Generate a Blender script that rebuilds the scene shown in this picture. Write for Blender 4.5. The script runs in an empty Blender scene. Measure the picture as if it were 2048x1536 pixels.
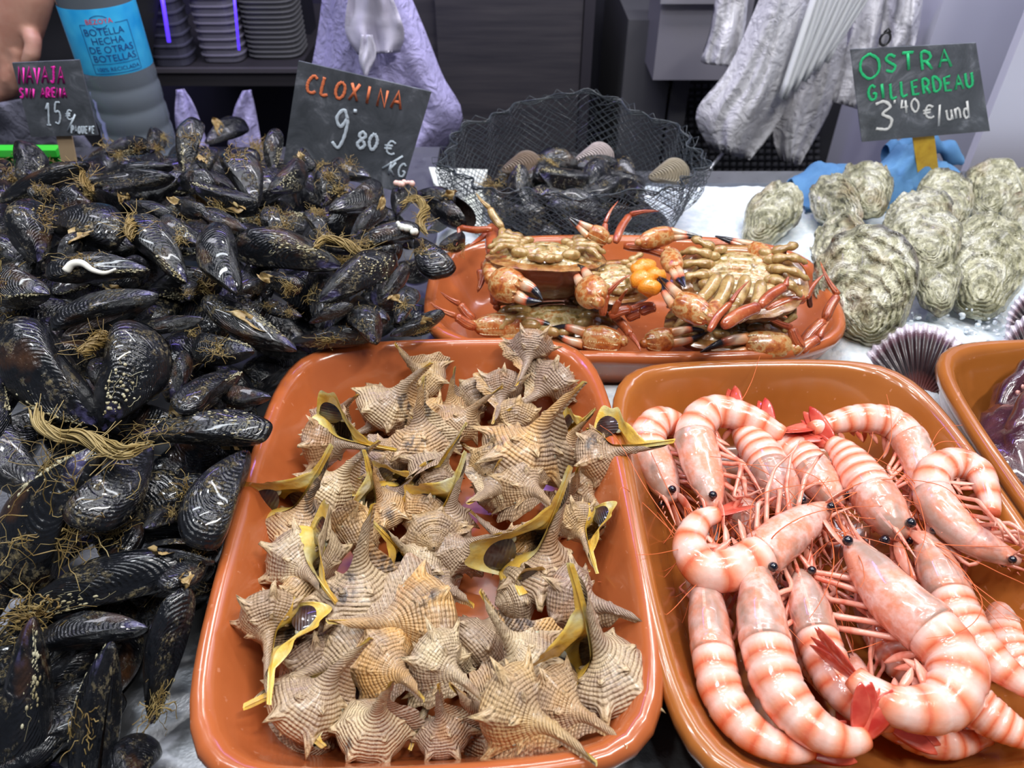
import bpy, math, random
import numpy as np
from mathutils import Vector, Matrix
sc = bpy.context.scene
COL = sc.collection
# ------------------------------------------------------------------ camera
F = 1537.0                      # focal length in pixels of the 2048 px frame
TH = math.radians(39.8)         # downward pitch
CAM = np.array([0.0, 0.0, 0.43])
cd = bpy.data.cameras.new('camera'); cam = bpy.data.objects.new('camera', cd); COL.objects.link(cam)
cam.location = CAM; cam.rotation_euler = (math.pi/2-TH, 0, 0)
cd.sensor_width = 36; cd.lens = F/2048*36; cd.clip_start = .02; cd.clip_end = 30
cd.dof.use_dof = True; cd.dof.focus_distance = .50; cd.dof.aperture_fstop = 11.0
sc.camera = cam
# ------------------------------------------------------------------ light
w = bpy.data.worlds.new('world'); sc.world = w; w.use_nodes = True
w.node_tree.nodes['Background'].inputs[0].default_value = (.62, .66, .80, 1)
w.node_tree.nodes['Background'].inputs[1].default_value = .17
def area(name, loc, target, sx, sy, power, col):
    l = bpy.data.lights.new(name, 'AREA'); l.shape = 'RECTANGLE'; l.size = sx; l.size_y = sy; l.energy = power; l.color = col
    o = bpy.data.objects.new(name, l); COL.objects.link(o); o.location = loc
    o.rotation_euler = (Vector(target)-Vector(loc)).to_track_quat('-Z', 'Y').to_euler(); return o
area('strip_lamp', (.50, .05, 1.25), (.05, .45, 0), .50, .05, 9.5, (1, .97, .93))
area('strip_lamp', (.05, .30, 1.45), (0, .5, 0), .60, .04, 5.0, (.95, .97, 1))
area('strip_lamp', (-.55, .45, 1.35), (-.25, .5, 0), .05, .5, 4.2, (.88, .94, 1))
area('strip_lamp', (.30, 1.00, 1.40), (.1, .6, 0), .9, .05, 7.5, (.93, .96, 1))
for i_, (x_, y_) in enumerate([(-.62, .10), (-.28, .02), (.12, -.10), (-.50, .85), (-.12, .95), (.55, .75)]):
    area('spot_lamp', (x_, y_, 1.30+.04*i_), (x_*.5, .45, 0), .07, .07, 1.7, (1, .98, .95) if i_ % 2 else (.90, .95, 1))
area('insect_lamp', (-.35, 1.15, .95), (-.4, 1.35, -.1), .5, .05, 2.6, (.30, .22, 1))
area('back_fill', (.75, 1.08, .95), (.75, 1.4, 0), .7, .1, 4.5, (.88, .88, 1))  # unseen fill lights, added to brighten the back of the stall
area('back_fill', (.0, .95, 1.1), (0, 1.45, -.1), .5, .06, 3.0, (1, .9, .88))
area('back_fill', (-.75, .75, .9), (-.55, 1.1, .05), .3, .1, 2.2, (.9, .9, 1))
sc.view_settings.view_transform = 'Standard'; sc.view_settings.look = 'None'
sc.view_settings.gamma = 1; sc.view_settings.use_curve_mapping = False; sc.view_settings.exposure = 0.0
sc.cycles.use_denoising = True; sc.cycles.use_adaptive_sampling = True; sc.cycles.adaptive_threshold = .02
sc.cycles.max_bounces = 8; sc.cycles.transparent_max_bounces = 12; sc.cycles.sample_clamp_indirect = 4; sc.cycles.caustics_refractive = False
sc.cycles.caustics_reflective = False
# ------------------------------------------------------------------ helpers
rnd = random.Random(7)
ST, CT = math.sin(TH), math.cos(TH)
FWD = np.array([0, CT, -ST]); UP = np.array([0, ST, CT]); RT = np.array([1., 0, 0])
def ray(px, py): return FWD+RT*((px-1024)/F)+UP*((768-py)/F)
def on_z(px, py, h):
    r = ray(px, py); return CAM+r*((h-CAM[2])/r[2])
def depth_z(px, py, h):
    r = ray(px, py); return (h-CAM[2])/r[2]
def on_y(px, py, y):
    r = ray(px, py); return CAM+r*(y/r[1])
def at_d(px, py, d): return CAM+ray(px, py)*d
def nrm(v):
    v = np.asarray(v, float); n = np.linalg.norm(v); return v/n if n > 1e-12 else v
def mk(name, V, Fc, mat=None, parent=None, smooth=True, uv=None, col=None):
    me = bpy.data.meshes.new(name)
    V = np.asarray(V, float)
    me.from_pydata(V.tolist(), [], Fc if isinstance(Fc, list) else np.asarray(Fc).tolist())
    if uv is not None:
        ul = me.uv_layers.new(name='UVMap'); li = np.empty(len(me.loops), dtype=np.int32)
        me.loops.foreach_get('vertex_index', li); ul.data.foreach_set('uv', np.asarray(uv, float)[li].ravel())
    if mat is not None:
        for m in (mat if isinstance(mat, (list, tuple)) else [mat]): me.materials.append(m)
    if smooth: me.polygons.foreach_set('use_smooth', [True]*len(me.polygons))
    me.update()
    if name is None or parent == 'mesh': return me
    o = bpy.data.objects.new(name, me); COL.objects.link(o)
    if parent is not None: o.parent = parent
    return o
def inst(name, me, parent=None, M=None):
    o = bpy.data.objects.new(name, me); COL.objects.link(o)
    if parent is not None: o.parent = parent
    if M is not None: o.matrix_local = M
    return o
def tag(o, label, cat, group=None, kind=None):
    if label: o['label'] = label
    if cat: o['category'] = cat
    if group: o['group'] = group
    if kind: o['kind'] = kind
    return o
def empty(name, M=None, label=None, cat=None, group=None):
    o = bpy.data.objects.new(name, None); COL.objects.link(o); o.empty_display_size = .02
    if M is not None: o.matrix_world = M
    return tag(o, label, cat, group)
class MB:
    def __init__(s): s.V = []; s.F = []; s.U = []; s.n = 0
    def add(s, V, Fc, U=None):
        V = np.asarray(V, float); s.V.append(V); s.F += [tuple(int(i)+s.n for i in f) for f in Fc]
        s.U.append(np.zeros((len(V), 2)) if U is None else np.asarray(U, float)); s.n += len(V); return s
    def build(s, name, mat, parent=None, smooth=True):
        return mk(name, np.vstack(s.V), s.F, mat, parent, smooth, np.vstack(s.U))
def grid_faces(n, m, wrap_m=False, wrap_n=False):
    f = []
    for i in range(n if wrap_n else n-1):
        for j in range(m if wrap_m else m-1):
            a = i*m+j; b = i*m+(j+1) % m; c = ((i+1) % n)*m+(j+1) % m; d = ((i+1) % n)*m+j
            f.append((a, b, c, d))
    return f
def spline(P, n):
    P = np.asarray(P, float); k = len(P)
    if k == 2: return P[0]+(P[1]-P[0])*np.linspace(0, 1, n)[:, None]
    Q = np.vstack([2*P[0]-P[1], P, 2*P[-1]-P[-2]])
    seg = np.sqrt(np.linalg.norm(np.diff(P, axis=0)[:, :3], axis=1))**2; t = np.concatenate([[0], np.cumsum(seg)]); t /= max(t[-1], 1e-9)
    out = []
    for s in np.linspace(0, 1, n):
        i = min(max(np.searchsorted(t, s, side='right')-1, 0), k-2); u = (s-t[i])/max(t[i+1]-t[i], 1e-9)
        p0, p1, p2, p3 = Q[i], Q[i+1], Q[i+2], Q[i+3]
        out.append(.5*((2*p1)+(-p0+p2)*u+(2*p0-5*p1+4*p2-p3)*u*u+(-p0+3*p1-3*p2+p3)*u**3))
    return np.array(out)
def frames(P, up0):
    T = np.gradient(P, axis=0); T /= np.linalg.norm(T, axis=1)[:, None]+1e-12
    N = []; u = np.asarray(up0, float)
    for t in T:
        u = u-t*np.dot(u, t); u = nrm(u); N.append(u)
    N = np.array(N); B = np.cross(T, N); return T, N, B
def tube(P, R, k=8, up0=(0, 0, 1), flat=1.0, cap=True, fixed_up=False):
    """tube along P with radii R; flat = ratio of the radius along the normal to the one across"""
    P = np.asarray(P, float); n = len(P); R = np.broadcast_to(np.asarray(R, float), (n,))
    up0 = np.asarray(up0, float)
    if fixed_up:
        T = np.gradient(P, axis=0); T /= np.linalg.norm(T, axis=1)[:, None]+1e-12
        N = up0-T*(T@up0)[:, None]; N /= np.linalg.norm(N, axis=1)[:, None]+1e-9; B = np.cross(T, N)
    else:
        if abs(np.dot(nrm(P[-1]-P[0]), nrm(up0))) > .95: up0 = np.array([1., .3, .1])
        T, N, B = frames(P, up0)
    a = np.arange(k)*2*math.pi/k
    V = P[:, None, :]+R[:, None, None]*(np.cos(a)[None, :, None]*N[:, None, :]*flat+np.sin(a)[None, :, None]*B[:, None, :])
    V = V.reshape(-1, 3); U = np.stack([np.repeat(np.linspace(0, 1, n), k), np.tile(a/(2*math.pi), n)], 1)
    f = grid_faces(n, k, wrap_m=True)
    if cap:
        V = np.vstack([V, P[0], P[-1]]); U = np.vstack([U, [0, 0], [1, 0]])
        f += [(n*k, (j+1) % k, j) for j in range(k)]+[(n*k+1, (n-1)*k+j, (n-1)*k+(j+1) % k) for j in range(k)]
    return V, f, U
def blob(c, r, n=12, m=8, R=None):
    """ellipsoid"""
    r = np.broadcast_to(np.asarray(r, float), (3,)); V = []
    for i in range(m+1):
        ph = math.pi*i/m
        for j in range(n):
            t = 2*math.pi*j/n; V.append((math.sin(ph)*math.cos(t), math.sin(ph)*math.sin(t), math.cos(ph)))
    V = np.array(V)*r
    if R is not None: V = V@np.asarray(R).T
    return V+np.asarray(c), grid_faces(m+1, n, wrap_m=True), None
def box(c, s, R=None):
    x, y, z = np.asarray(s)/2; V = np.array([(a, b, d) for a in (-x, x) for b in (-y, y) for d in (-z, z)])
    if R is not None: V = V@np.asarray(R).T
    return V+np.asarray(c), [(0, 1, 3, 2), (4, 6, 7, 5), (0, 4, 5, 1), (2, 3, 7, 6), (0, 2, 6, 4), (1, 5, 7, 3)], None
def axes_matrix(X, Z, o, roll=0.0, s=(1, 1, 1)):
    X = nrm(X); Z = nrm(Z-X*np.dot(Z, X)); Y = np.cross(Z, X)
    c, q = math.cos(roll), math.sin(roll); Y2 = Y*c+Z*q; Z2 = -Y*q+Z*c
    M = np.eye(4); M[:3, 0] = X*s[0]; M[:3, 1] = Y2*s[1]; M[:3, 2] = Z2*s[2]; M[:3, 3] = o
    return Matrix(M.tolist())
def place2(p0, p1, h, L=None, near=None):
    """two pixels -> two points; the middle lies at height h, the length is L, near says which end is nearer to the lens"""
    c = ((p0[0]+p1[0])/2, (p0[1]+p1[1])/2); zc = depth_z(c[0], c[1], h)
    r0, r1 = ray(*p0), ray(*p1)
    if near is None: near = 0 if p0[1] > p1[1] else 1
    sg = 1 if near == 0 else -1
    f = lambda d: np.linalg.norm(r0*(zc-sg*d)-r1*(zc+sg*d))
    d = 0
    if L and f(0) < L:
        a, b = 0, L
        for _ in range(40):
            m = (a+b)/2
            if f(m) < L: a = m
            else: b = m
        d = a
    return CAM+r0*(zc-sg*d), CAM+r1*(zc+sg*d)
# smooth value noise
def vnoise(x, y, seed=0):
    def hsh(i, j): 
        v = np.sin(i*127.1+j*311.7+seed*74.7)*43758.5453; return v-np.floor(v)
    i = np.floor(x); j = np.floor(y); u = x-i; v = y-j; u = u*u*(3-2*u); v = v*v*(3-2*v)
    return (hsh(i, j)*(1-u)+hsh(i+1, j)*u)*(1-v)+(hsh(i, j+1)*(1-u)+hsh(i+1, j+1)*u)*v
def fbm(x, y, seed=0, o=4):
    s = 0; a = .5
    for k in range(o): s = s+a*(vnoise(x, y, seed+k)-.5); x = x*2.03; y = y*2.03; a *= .5
    return s
# ------------------------------------------------------------------ materials
def rgb(r, g, b):
    f = lambda c: ((c/255+.055)/1.055)**2.4 if c > 10 else c/255/12.92
    return (f(r), f(g), f(b), 1)
class NM:
    def __init__(s, name, base=(.5, .5, .5, 1), rough=.5, **kw):
        s.m = bpy.data.materials.new(name); s.m.use_nodes = True; s.t = s.m.node_tree; s.n = s.t.nodes; s.l = s.t.links
        s.b = s.n['Principled BSDF']; s.set('Base Color', base); s.set('Roughness', rough)
        for k, v in kw.items(): s.set(k.replace('_', ' '), v)
    def set(s, k, v): s.b.inputs[k].default_value = v
    def node(s, t, **kw):
        n = s.n.new(t)
        for k, v in kw.items():
            if hasattr(n, k) and not k[0].isupper(): setattr(n, k, v)
            else: n.inputs[k.replace('_', ' ')].default_value = v
        return n
    def link(s, a, b): s.l.new(a, b)
    def coord(s, kind='Object', scale=1.0, rand=True):
        tc = s.node('ShaderNodeTexCoord'); o = tc.outputs[kind]
        mp = s.node('ShaderNodeMapping'); mp.inputs['Scale'].default_value = (scale,)*3 if not isinstance(scale, tuple) else scale
        s.link(o, mp.inputs['Vector'])
        if rand:
            oi = s.node('ShaderNodeObjectInfo'); ml = s.node('ShaderNodeMath', operation='MULTIPLY'); ml.inputs[1].default_value = 37.0
            s.link(oi.outputs['Random'], ml.inputs[0]); cb = s.node('ShaderNodeCombineXYZ')
            for i in range(3): s.link(ml.outputs[0], cb.inputs[i])
            s.link(cb.outputs[0], mp.inputs['Location'])
        return mp.outputs[0]
    def noise(s, vec, scale, detail=4, rough=.55, dist=0):
        n = s.node('ShaderNodeTexNoise'); n.inputs['Scale'].default_value = scale; n.inputs['Detail'].default_value = detail
        n.inputs['Roughness'].default_value = rough; n.inputs['Distortion'].default_value = dist
        if vec is not None: s.link(vec, n.inputs['Vector'])
        return n.outputs['Fac']
    def ramp(s, fac, stops):
        r = s.node('ShaderNodeValToRGB'); e = r.color_ramp.elements
        while len(e) < len(stops): e.new(.5)
        for x, (p, c) in zip(e, stops): x.position = p; x.color = c if len(c) == 4 else (*c, 1)
        s.link(fac, r.inputs[0]); return r.outputs[0]
    def mix(s, fac, a, b, mode='MIX'):
        m = s.node('ShaderNodeMix', data_type='RGBA', blend_type=mode)
        for v, i in ((fac, 0), (a, 6), (b, 7)):
            if hasattr(v, 'is_linked') or isinstance(v, bpy.types.NodeSocket): s.link(v, m.inputs[i])
            else: m.inputs[i].default_value = v
        return m.outputs[2]
    def math(s, op, a, b=0.0):
        m = s.node('ShaderNodeMath', operation=op)
        for v, i in ((a, 0), (b, 1)):
            if isinstance(v, bpy.types.NodeSocket): s.link(v, m.inputs[i])
            else: m.inputs[i].default_value = v
        return m.outputs[0]
    def uv(s):
        tc = s.node('ShaderNodeTexCoord'); sp = s.node('ShaderNodeSeparateXYZ'); s.link(tc.outputs['UV'], sp.inputs[0]); return sp.outputs[0], sp.outputs[1]
    def bump(s, h, strength=.5, dist=.001, prev=None):
        b = s.node('ShaderNodeBump'); b.inputs['Strength'].default_value = strength; b.inputs['Distance'].default_value = dist
        s.link(h, b.inputs['Height'])
        if prev is not None: s.link(prev, b.inputs['Normal'])
        return b.outputs[0]
    def to(s, sock, name): s.link(sock, s.b.inputs[name]); return s
BW = [(0, (0, 0, 0)), (1, (1, 1, 1))]
def simple(name, c, rough=.5, **kw): return NM(name, c, rough, **kw).m
# ------------------------------------------------------------------ counter, ice, back of the stall
m = NM('steel', (.30, .31, .33, 1), .28, Metallic=.9); v = m.coord('Object', 1, False)
m.to(m.ramp(m.noise(v, 60, 5), [(.3, (.26,)*3), (.75, (.50,)*3)]), 'Roughness'); m.to(m.bump(m.noise(v, 420, 3), .25, .0006), 'Normal'); STEEL = m.m
m = NM('dark_steel', (.10, .10, .115, 1), .38, Metallic=.75); v = m.coord('Object', (2, 2, 30), False)
m.to(m.ramp(m.noise(v, 3, 4), [(.3, (.11, .105, .125)), (.75, (.19, .175, .19))]), 'Base Color'); DSTEEL = m.m
m = NM('ice', (.86, .92, .97, 1), .35, Specular_IOR_Level=.6); v = m.coord('Object', 1, False)
m.to(m.ramp(m.noise(v, 120, 5), [(.25, (.62, .72, .80)), (.6, (.86, .92, .97))]), 'Base Color')
m.set('Subsurface Weight', .25); m.set('Subsurface Scale', .01); m.set('Subsurface Radius', (.6, .8, 1))
m.to(m.bump(m.noise(v, 350, 6, .7), .8, .002), 'Normal'); ICE = m.m
def slab(name, x0, x1, y0, y1, z0, z1, mat, parent=None):
    return mk(name, *box(((x0+x1)/2, (y0+y1)/2, (z0+z1)/2), (x1-x0, y1-y0, z1-z0))[:2], mat, parent, False)
c = empty('display_counter', None, 'stainless steel fish counter carrying the mussels, ice and terracotta trays', 'counter')
slab('worktop', -1.0, 1.1, -.35, .925, -.03, 0, STEEL, c)
slab('back_ledge', .02, 1.1, .89, .925, 0, .012, STEEL, c)
slab('bottle_shelf', -1.0, -.10, .925, 1.03, -.03, 0, STEEL, c)
slab('front_panel', -1.0, 1.1, .90, .92, -.8, -.03, DSTEEL, c)
# bed of crushed ice
nx, ny = 260, 130; X = np.linspace(-.085, .95, nx); Y = np.linspace(.34, .888, ny); XX, YY = np.meshgrid(X, Y, indexing='ij')
Z = .012+fbm(XX*30, YY*30, 3)*.006+fbm(XX*160, YY*160, 9)*.004
p = on_z(1840, 655, .03); Z += .022*np.exp(-(((XX-p[0])/.06)**2+((YY-p[1])/.022)**2))+.012*np.exp(-(((XX-.55)/.10)**2+((YY-.52)/.03)**2))
edge = np.clip((YY-.34)/.02, 0, 1)*np.clip((.888-YY)/.006, 0, 1)*np.clip((XX+.085)/.015, 0, 1); Z = .0004+(Z-.0004)*edge
HOLE = np.zeros_like(Z, bool)
for cx_, cy_, ax, ay in ((-.05, .33, .106, .153), (.195, .31, .104, .145), (.107, .592, .166, .082), (.447, .34, .104, .145)):
    q = (np.abs((XX-cx_)/ax)**5+np.abs((YY-cy_)/ay)**5)**(1/5); HOLE |= q < .97; Z = np.where(q < 1.12, np.minimum(Z, .0004+np.clip(q-1, 0, 1)*.10), Z)
tag(mk('crushed_ice', np.stack([XX, YY, Z], -1).reshape(-1, 3), [f for f in grid_faces(nx, ny) if not HOLE.ravel()[f[0]]], ICE), 'bed of white crushed ice under the oysters and crab tray', 'ice', kind='stuff')
# loose ice crumbs near the scallop
ib = MB(); r0 = random.Random(5)
for i in range(150):
    q = on_z(r0.uniform(1740, 2040), r0.uniform(628, 690), .02); s = r0.uniform(.0012, .0035)
    R = np.array(Matrix.Rotation(r0.uniform(0, 6), 3, Vector((r0.random(), r0.random(), r0.random())))); V, f, _ = blob(q+np.array([0, 0, r0.uniform(-.004, .012)]), (s, s*.7, s*.6), 6, 4, R); ib.add(V, f)
tag(ib.build('ice_crumbs', ICE, None, False), 'loose crumbs of ice heaped between the scallops and oysters', 'ice', kind='stuff')
# the floor and wall of the work space behind the counter
FLOORM = simple('dark_floor', (.02, .02, .024, 1), .5)
f_ = slab('floor', -3, 3, .9, 3.2, -.86, -.85, FLOORM); f_['kind'] = 'structure'
f_ = slab('wall_back', -3, 3, 1.95, 2.0, -.85, 1.2, simple('dark_wall', (.02, .02, .03, 1), .6)); f_['kind'] = 'structure'
m = NM('pale_pillar', (.56, .56, .68, 1), .5); v = m.coord('Object', 1, False); m.to(m.ramp(m.noise(v, 2, 3), [(.2, (.46, .46, .60)), (.8, (.60, .60, .72))]), 'Base Color'); PIL = m.m
BY = 1.45
def bx_px(name, x0, y0, x1, y1, Y, depth, mat, parent=None):
    a = on_y(x0, (y0+y1)/2, Y); b = on_y(x1, (y0+y1)/2, Y); t = on_y((x0+x1)/2, y0, Y); u = on_y((x0+x1)/2, y1, Y)
    return slab(name, a[0], b[0], Y, Y+depth, u[2], t[2], mat, parent)
a = on_y(1822, 200, 1.22)
w_ = slab('wall_right', a[0]+.0, a[0]+.6, 1.22, 1.9, -.85, 1.2, PIL); w_['kind'] = 'structure'
# white guard upright at the right edge in front of the wall
q0 = on_y(2012, 190, .97); tag(slab('guard_panel', q0[0]-.01, q0[0]+.22, .97, .985, -.03, .5, simple('guard_white', (.62, .61, .72, 1), .25)), 'tall glossy white panel at the right end of the counter', 'panel')
# steel cabinet in the middle
cb = empty('steel_cabinet', None, 'dark brushed steel cabinet behind the black net', 'cabinet')
bx_px('body', 830, -60, 1170, 420, BY, .4, DSTEEL, cb)
bx_px('door', 880, -60, 1158, 410, BY-.02, .018, DSTEEL, cb)
bx_px('edge_trim', 1160, -60, 1180, 420, BY-.025, .02, simple('trim_grey', (.07, .065, .08, 1), .4, Metallic=.6), cb)
# black gap and the machine right of it
cb = empty('grille_machine', None, 'grey steel appliance with perforated grille behind the hanging bags', 'machine')
bx_px('body', 1240, 40, 1330, 420, BY, .4, simple('machine_grey', (.10, .10, .11, 1), .5, Metallic=.3), cb)
bx_px('upper_panel', 1318, -60, 1500, 160, BY-.10, .12, NM('pale_steel', (.30, .29, .34, 1), .35, Metallic=.4).m, cb)  # upper panel in a paler grey steel
bx_px('rail', 1322, -20, 1500, 8, BY-.115, .012, simple('rail_grey', (.42, .41, .46, 1), .3, Metallic=.6), cb)
bx_px('lower_body', 1330, 155, 1700, 420, BY+.02, .3, simple('machine_dark', (.022, .022, .025, 1), .5), cb)
gb = MB()
for i in range(22):
    for j in range(15):
        q = on_y(1340+i*14, 172+j*13, BY+.015); V, f, _ = box(q, (.0085, .006, .005)); gb.add(V, f)
gb.build('grille', simple('grille_grey', (.10, .10, .11, 1), .4, Metallic=.5), cb, False)
bx_px('leg', 1330, 160, 1362, 420, BY-.01, .03, simple('leg_grey', (.12, .12, .13, 1), .45, Metallic=.4), cb)
# slanted steel rod near the base
sr = MB(); V, f, U = tube([on_y(1418, 340, 1.1), on_y(1450, 300, 1.16)], .003, 8); sr.add(V, f, U); tag(sr.build('steel_rod', STEEL), 'thin slanted steel rod under the hanging bags', 'rod')
# lying steel tray top under dark machine (right)
# shelf with stacked tubs at the left
sh = empty('tub_shelf', None, 'black shelf board holding stacks of plastic tubs', 'shelf')
BLK = simple('black_shelf', (.022, .02, .024, 1), .45)
bx_px('board', 250, 140, 598, 172, 1.30, .42, BLK, sh)
bx_px('lip', 250, 138, 598, 146, 1.295, .01, simple('shelf_lip', (.06, .055, .065, 1), .35), sh)
bx_px('post', 585, -60, 640, 420, 1.50, .05, simple('post_black', (.012, .012, .02, 1), .5), sh)
bx_px('back_panel', -200, -80, 860, 480, 1.72, .02, simple('shelf_back', (.012, .010, .03, 1), .6), sh)
m = NM('clear_tub', (.20, .19, .25, 1), .25, Transmission_Weight=.25, IOR=1.3); v = m.coord('Object', 1, False); TUB = m.m
m = NM('grey_tub', (.06, .06, .09, 1), .35); TUB2 = m.m
def tub_stack(x0, x1, ytop, ybot, Y, n, mat, label, blue=False):
    a = on_y(x0, 60, Y); b = on_y(x1, 60, Y); zb = on_y((x0+x1)/2, ybot, Y)[2]; zt = zb+.20
    r = (b[0]-a[0])/2; cx = (a[0]+b[0])/2
    t = empty('tub_stack', Matrix.Translation((cx, Y+r, zb)), label, 'tubs', 'plastic tubs on the black shelf')
    P = []; hh = (zt-zb)
    for i in range(n):
        z = hh*i/n; P += [(r*.90, z), (r*.93, z+hh/n*.75), (r, z+hh/n*.8), (r, z+hh/n*.95)]
    P.append((0, hh)); k = 32; th = np.arange(k)*2*math.pi/k
    sq = 1/np.maximum(np.abs(np.cos(th))**4+np.abs(np.sin(th))**4, 1e-6)**.25
    V = [(0, 0, 0)]*k+[(rr*sq[j]*math.cos(th[j]), rr*sq[j]*math.sin(th[j]), z) for rr, z in P for j in range(k)]
    mk('nested_tubs', V, grid_faces(len(P)+1, k, wrap_m=True), mat, t, False)
tub_stack(278, 360, 0, 134, 1.31, 12, TUB2, 'dark stack of tubs beside the water bottle')
tub_stack(382, 472, 0, 126, 1.33, 16, TUB, 'pale clear stack of tubs in the middle of the shelf')
tub_stack(478, 590, 0, 132, 1.35, 26, simple('lid_grey', (.12, .12, .13, 1), .4), 'finely ribbed stack of grey lids at the right of the shelf')
# violet lit tubes seen between the stacks (the insect lamp)
m = NM('violet_tube', (.1, .05, 1, 1), .3); m.set('Emission Color', (.10, .04, 1, 1)); m.set('Emission Strength', 1.4)
sr = MB(); V, f, U = tube([on_y(322, -20, 1.295), on_y(338, 84, 1.295)], .0030, 10); sr.add(V, f, U); tag(sr.build('violet_lamp_tube', m.m), 'glowing violet tube against the dark stack of tubs', 'lamp')
sr = MB(); V, f, U = tube([on_y(467, -20, 1.31), on_y(478, 100, 1.31)], .0020, 10); sr.add(V, f, U); tag(sr.build('violet_lamp_tube', m.m), 'thin violet tube between the clear tubs and ribbed lids', 'lamp')
# two bag corners under the shelf, violet LED light tinted into their colour
def sheet(name, poly, Y, mat, amp=.02, n=26, seed=1, parent=None, thick=.0008, vert=18, depth=.03):
    """hanging crumpled plastic: quad strip between left and right pixel outlines, folded in depth"""
    Lf = spline(np.array([(a[0], a[1], 0) for a in poly[0]]), vert); Rg = spline(np.array([(a[0], a[1], 0) for a in poly[1]]), vert)
    V = []
    for i in range(vert):
        for j in range(n):
            t = j/(n-1); px, py = Lf[i][:2]*(1-t)+Rg[i][:2]*t
            d = float(fbm(np.array(t*5+seed*3.1), np.array(i/vert*1.6+seed), seed, 4))*amp*3+depth*math.sin(t*math.pi)*-1
            d += .010*math.sin(t*7+i*.10+seed)*math.sin(i*.21+t*4+seed*2)
            V.append(on_y(px, py, Y+d))
    V = np.array(V); N = np.array([0, thick, 0]); W_ = np.vstack([V, V+N]); f = grid_faces(vert, n); k = len(V)
    f2 = [tuple(x+k for x in reversed(q)) for q in f]
    bd = [j for j in range(n)]+[i*n+n-1 for i in range(1, vert)]+[(vert-1)*n+j for j in range(n-2, -1, -1)]+[i*n for i in range(vert-2, 0, -1)]
    sd = [(bd[i], bd[i]+k, bd[(i+1) % len(bd)]+k, bd[(i+1) % len(bd)]) for i in range(len(bd))]
    return mk(name, W_, f+f2+sd, mat, parent)
def plastic(name, c, tr=.25, rough=.32):
    m = NM(name, c, rough); v = m.coord('Object', 1, False); m.set('Transmission Weight', tr); m.set('IOR', 1.15)
    m.to(m.bump(m.noise(v, 38, 5, .6, 1.2), 1.0, .008), 'Normal'); return m.m
BAGV = plastic('violet_lit_plastic', (.56, .52, .88, 1)); BAGW = plastic('white_plastic', (.86, .85, .90, 1))  # BAGV carries the violet LED light in its base colour
tag(sheet('plastic_bag', ([(352, 180), (350, 240), (362, 300)], [(368, 178), (390, 215), (420, 300)]), 1.22, BAGV, .004, 8, 2, depth=.004), 'small violet bag corner under the shelf nearer the bottle', 'bag')
tag(sheet('plastic_bag', ([(485, 182), (468, 220), (455, 290)], [(502, 180), (512, 225), (530, 330)]), 1.22, BAGV, .004, 8, 3, depth=.004), 'violet bag corner under the shelf beside the nine eighty sign', 'bag')
# the big violet-white bag of rubbish with crumpled paper
bg = empty('plastic_bag', None, 'large translucent violet white bag hanging behind the middle price sign', 'bag')
sheet('bag_body', ([(650, -60), (636, 60), (618, 160), (600, 260), (640, 340)], [(800, -60), (850, 60), (885, 150), (925, 240), (850, 345)]), 1.12, BAGV, .02, 40, 4, bg, depth=.06)
sheet('crumpled_paper', ([(700, -30), (690, 60), (715, 110)], [(775, -30), (808, 60), (800, 105)]), 1.045, simple('paper_violet', (.55, .52, .66, 1), .6), .012, 14, 6, bg, depth=.01)
sheet('crumpled_paper', ([(722, 70), (718, 120), (728, 150)], [(745, 70), (752, 110), (735, 152)]), 1.03, simple('paper_pale', (.60, .58, .70, 1), .6), .004, 8, 8, bg, depth=.006)
# hanging bags on the right
sb = [
 (([(1436, -40), (1420, 60), (1402, 118), (1410, 128)], [(1500, -40), (1490, 60), (1480, 110), (1470, 135)]), 1.20, 3, 'flat white bag edge hanging at the left of the roll of bags'),
 (([(1535, -40), (1460, 130), (1392, 225), (1420, 300)], [(1620, -40), (1590, 130), (1560, 240), (1500, 320)]), 1.15, 5, 'large crinkled white bag hanging beside the black net'),
 (([(1560, -40), (1560, 120), (1545, 260), (1560, 320)], [(1700, -40), (1690, 120), (1660, 220), (1600, 330)]), 1.21, 7, 'grey shaded bag hanging between the crinkled bag and the sheaf'),
 (([(1700, -40), (1690, 60), (1665, 150), (1655, 200)], [(1775, -40), (1765, 60), (1745, 150), (1720, 220)]), 1.24, 9, 'white bag hanging just behind the top of the oyster sign'),
 (([(1770, -40), (1762, 60), (1752, 100)], [(1850, -40), (1840, 50), (1828, 95)]), 1.235, 11, 'smooth pale bag hanging right of the ring on the oyster sign')]
for P, Y, s, lb in sb: tag(sheet('plastic_bag', P, Y, BAGW, .016, 26, s, depth=.03), lb, 'bag')
# sheaf of flat bags (long folded ridges)
m = NM('sheaf_plastic', (.92, .94, .96, 1), .3, Transmission_Weight=.2, IOR=1.15)
sf = empty('bag_sheaf', None, 'fan of flat new white bags hanging above the blue cloth', 'bags')
for i in range(16):
    t = i/15; a = on_y(1640+t*115, -40, 1.12+.004*i); b = on_y(1562+t*95, 195-t*85+8*math.sin(i*1.9), 1.11+.004*i); s = .010
    P = spline([a, (a+b)/2+np.array([.003*math.sin(i*2.1), 0, 0]), b], 8); V, f, U = tube(P, [s]*8, 6, (1, 0, 0), .4); mk('flat_bag', V, f, m.m, sf, True, U)
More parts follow.
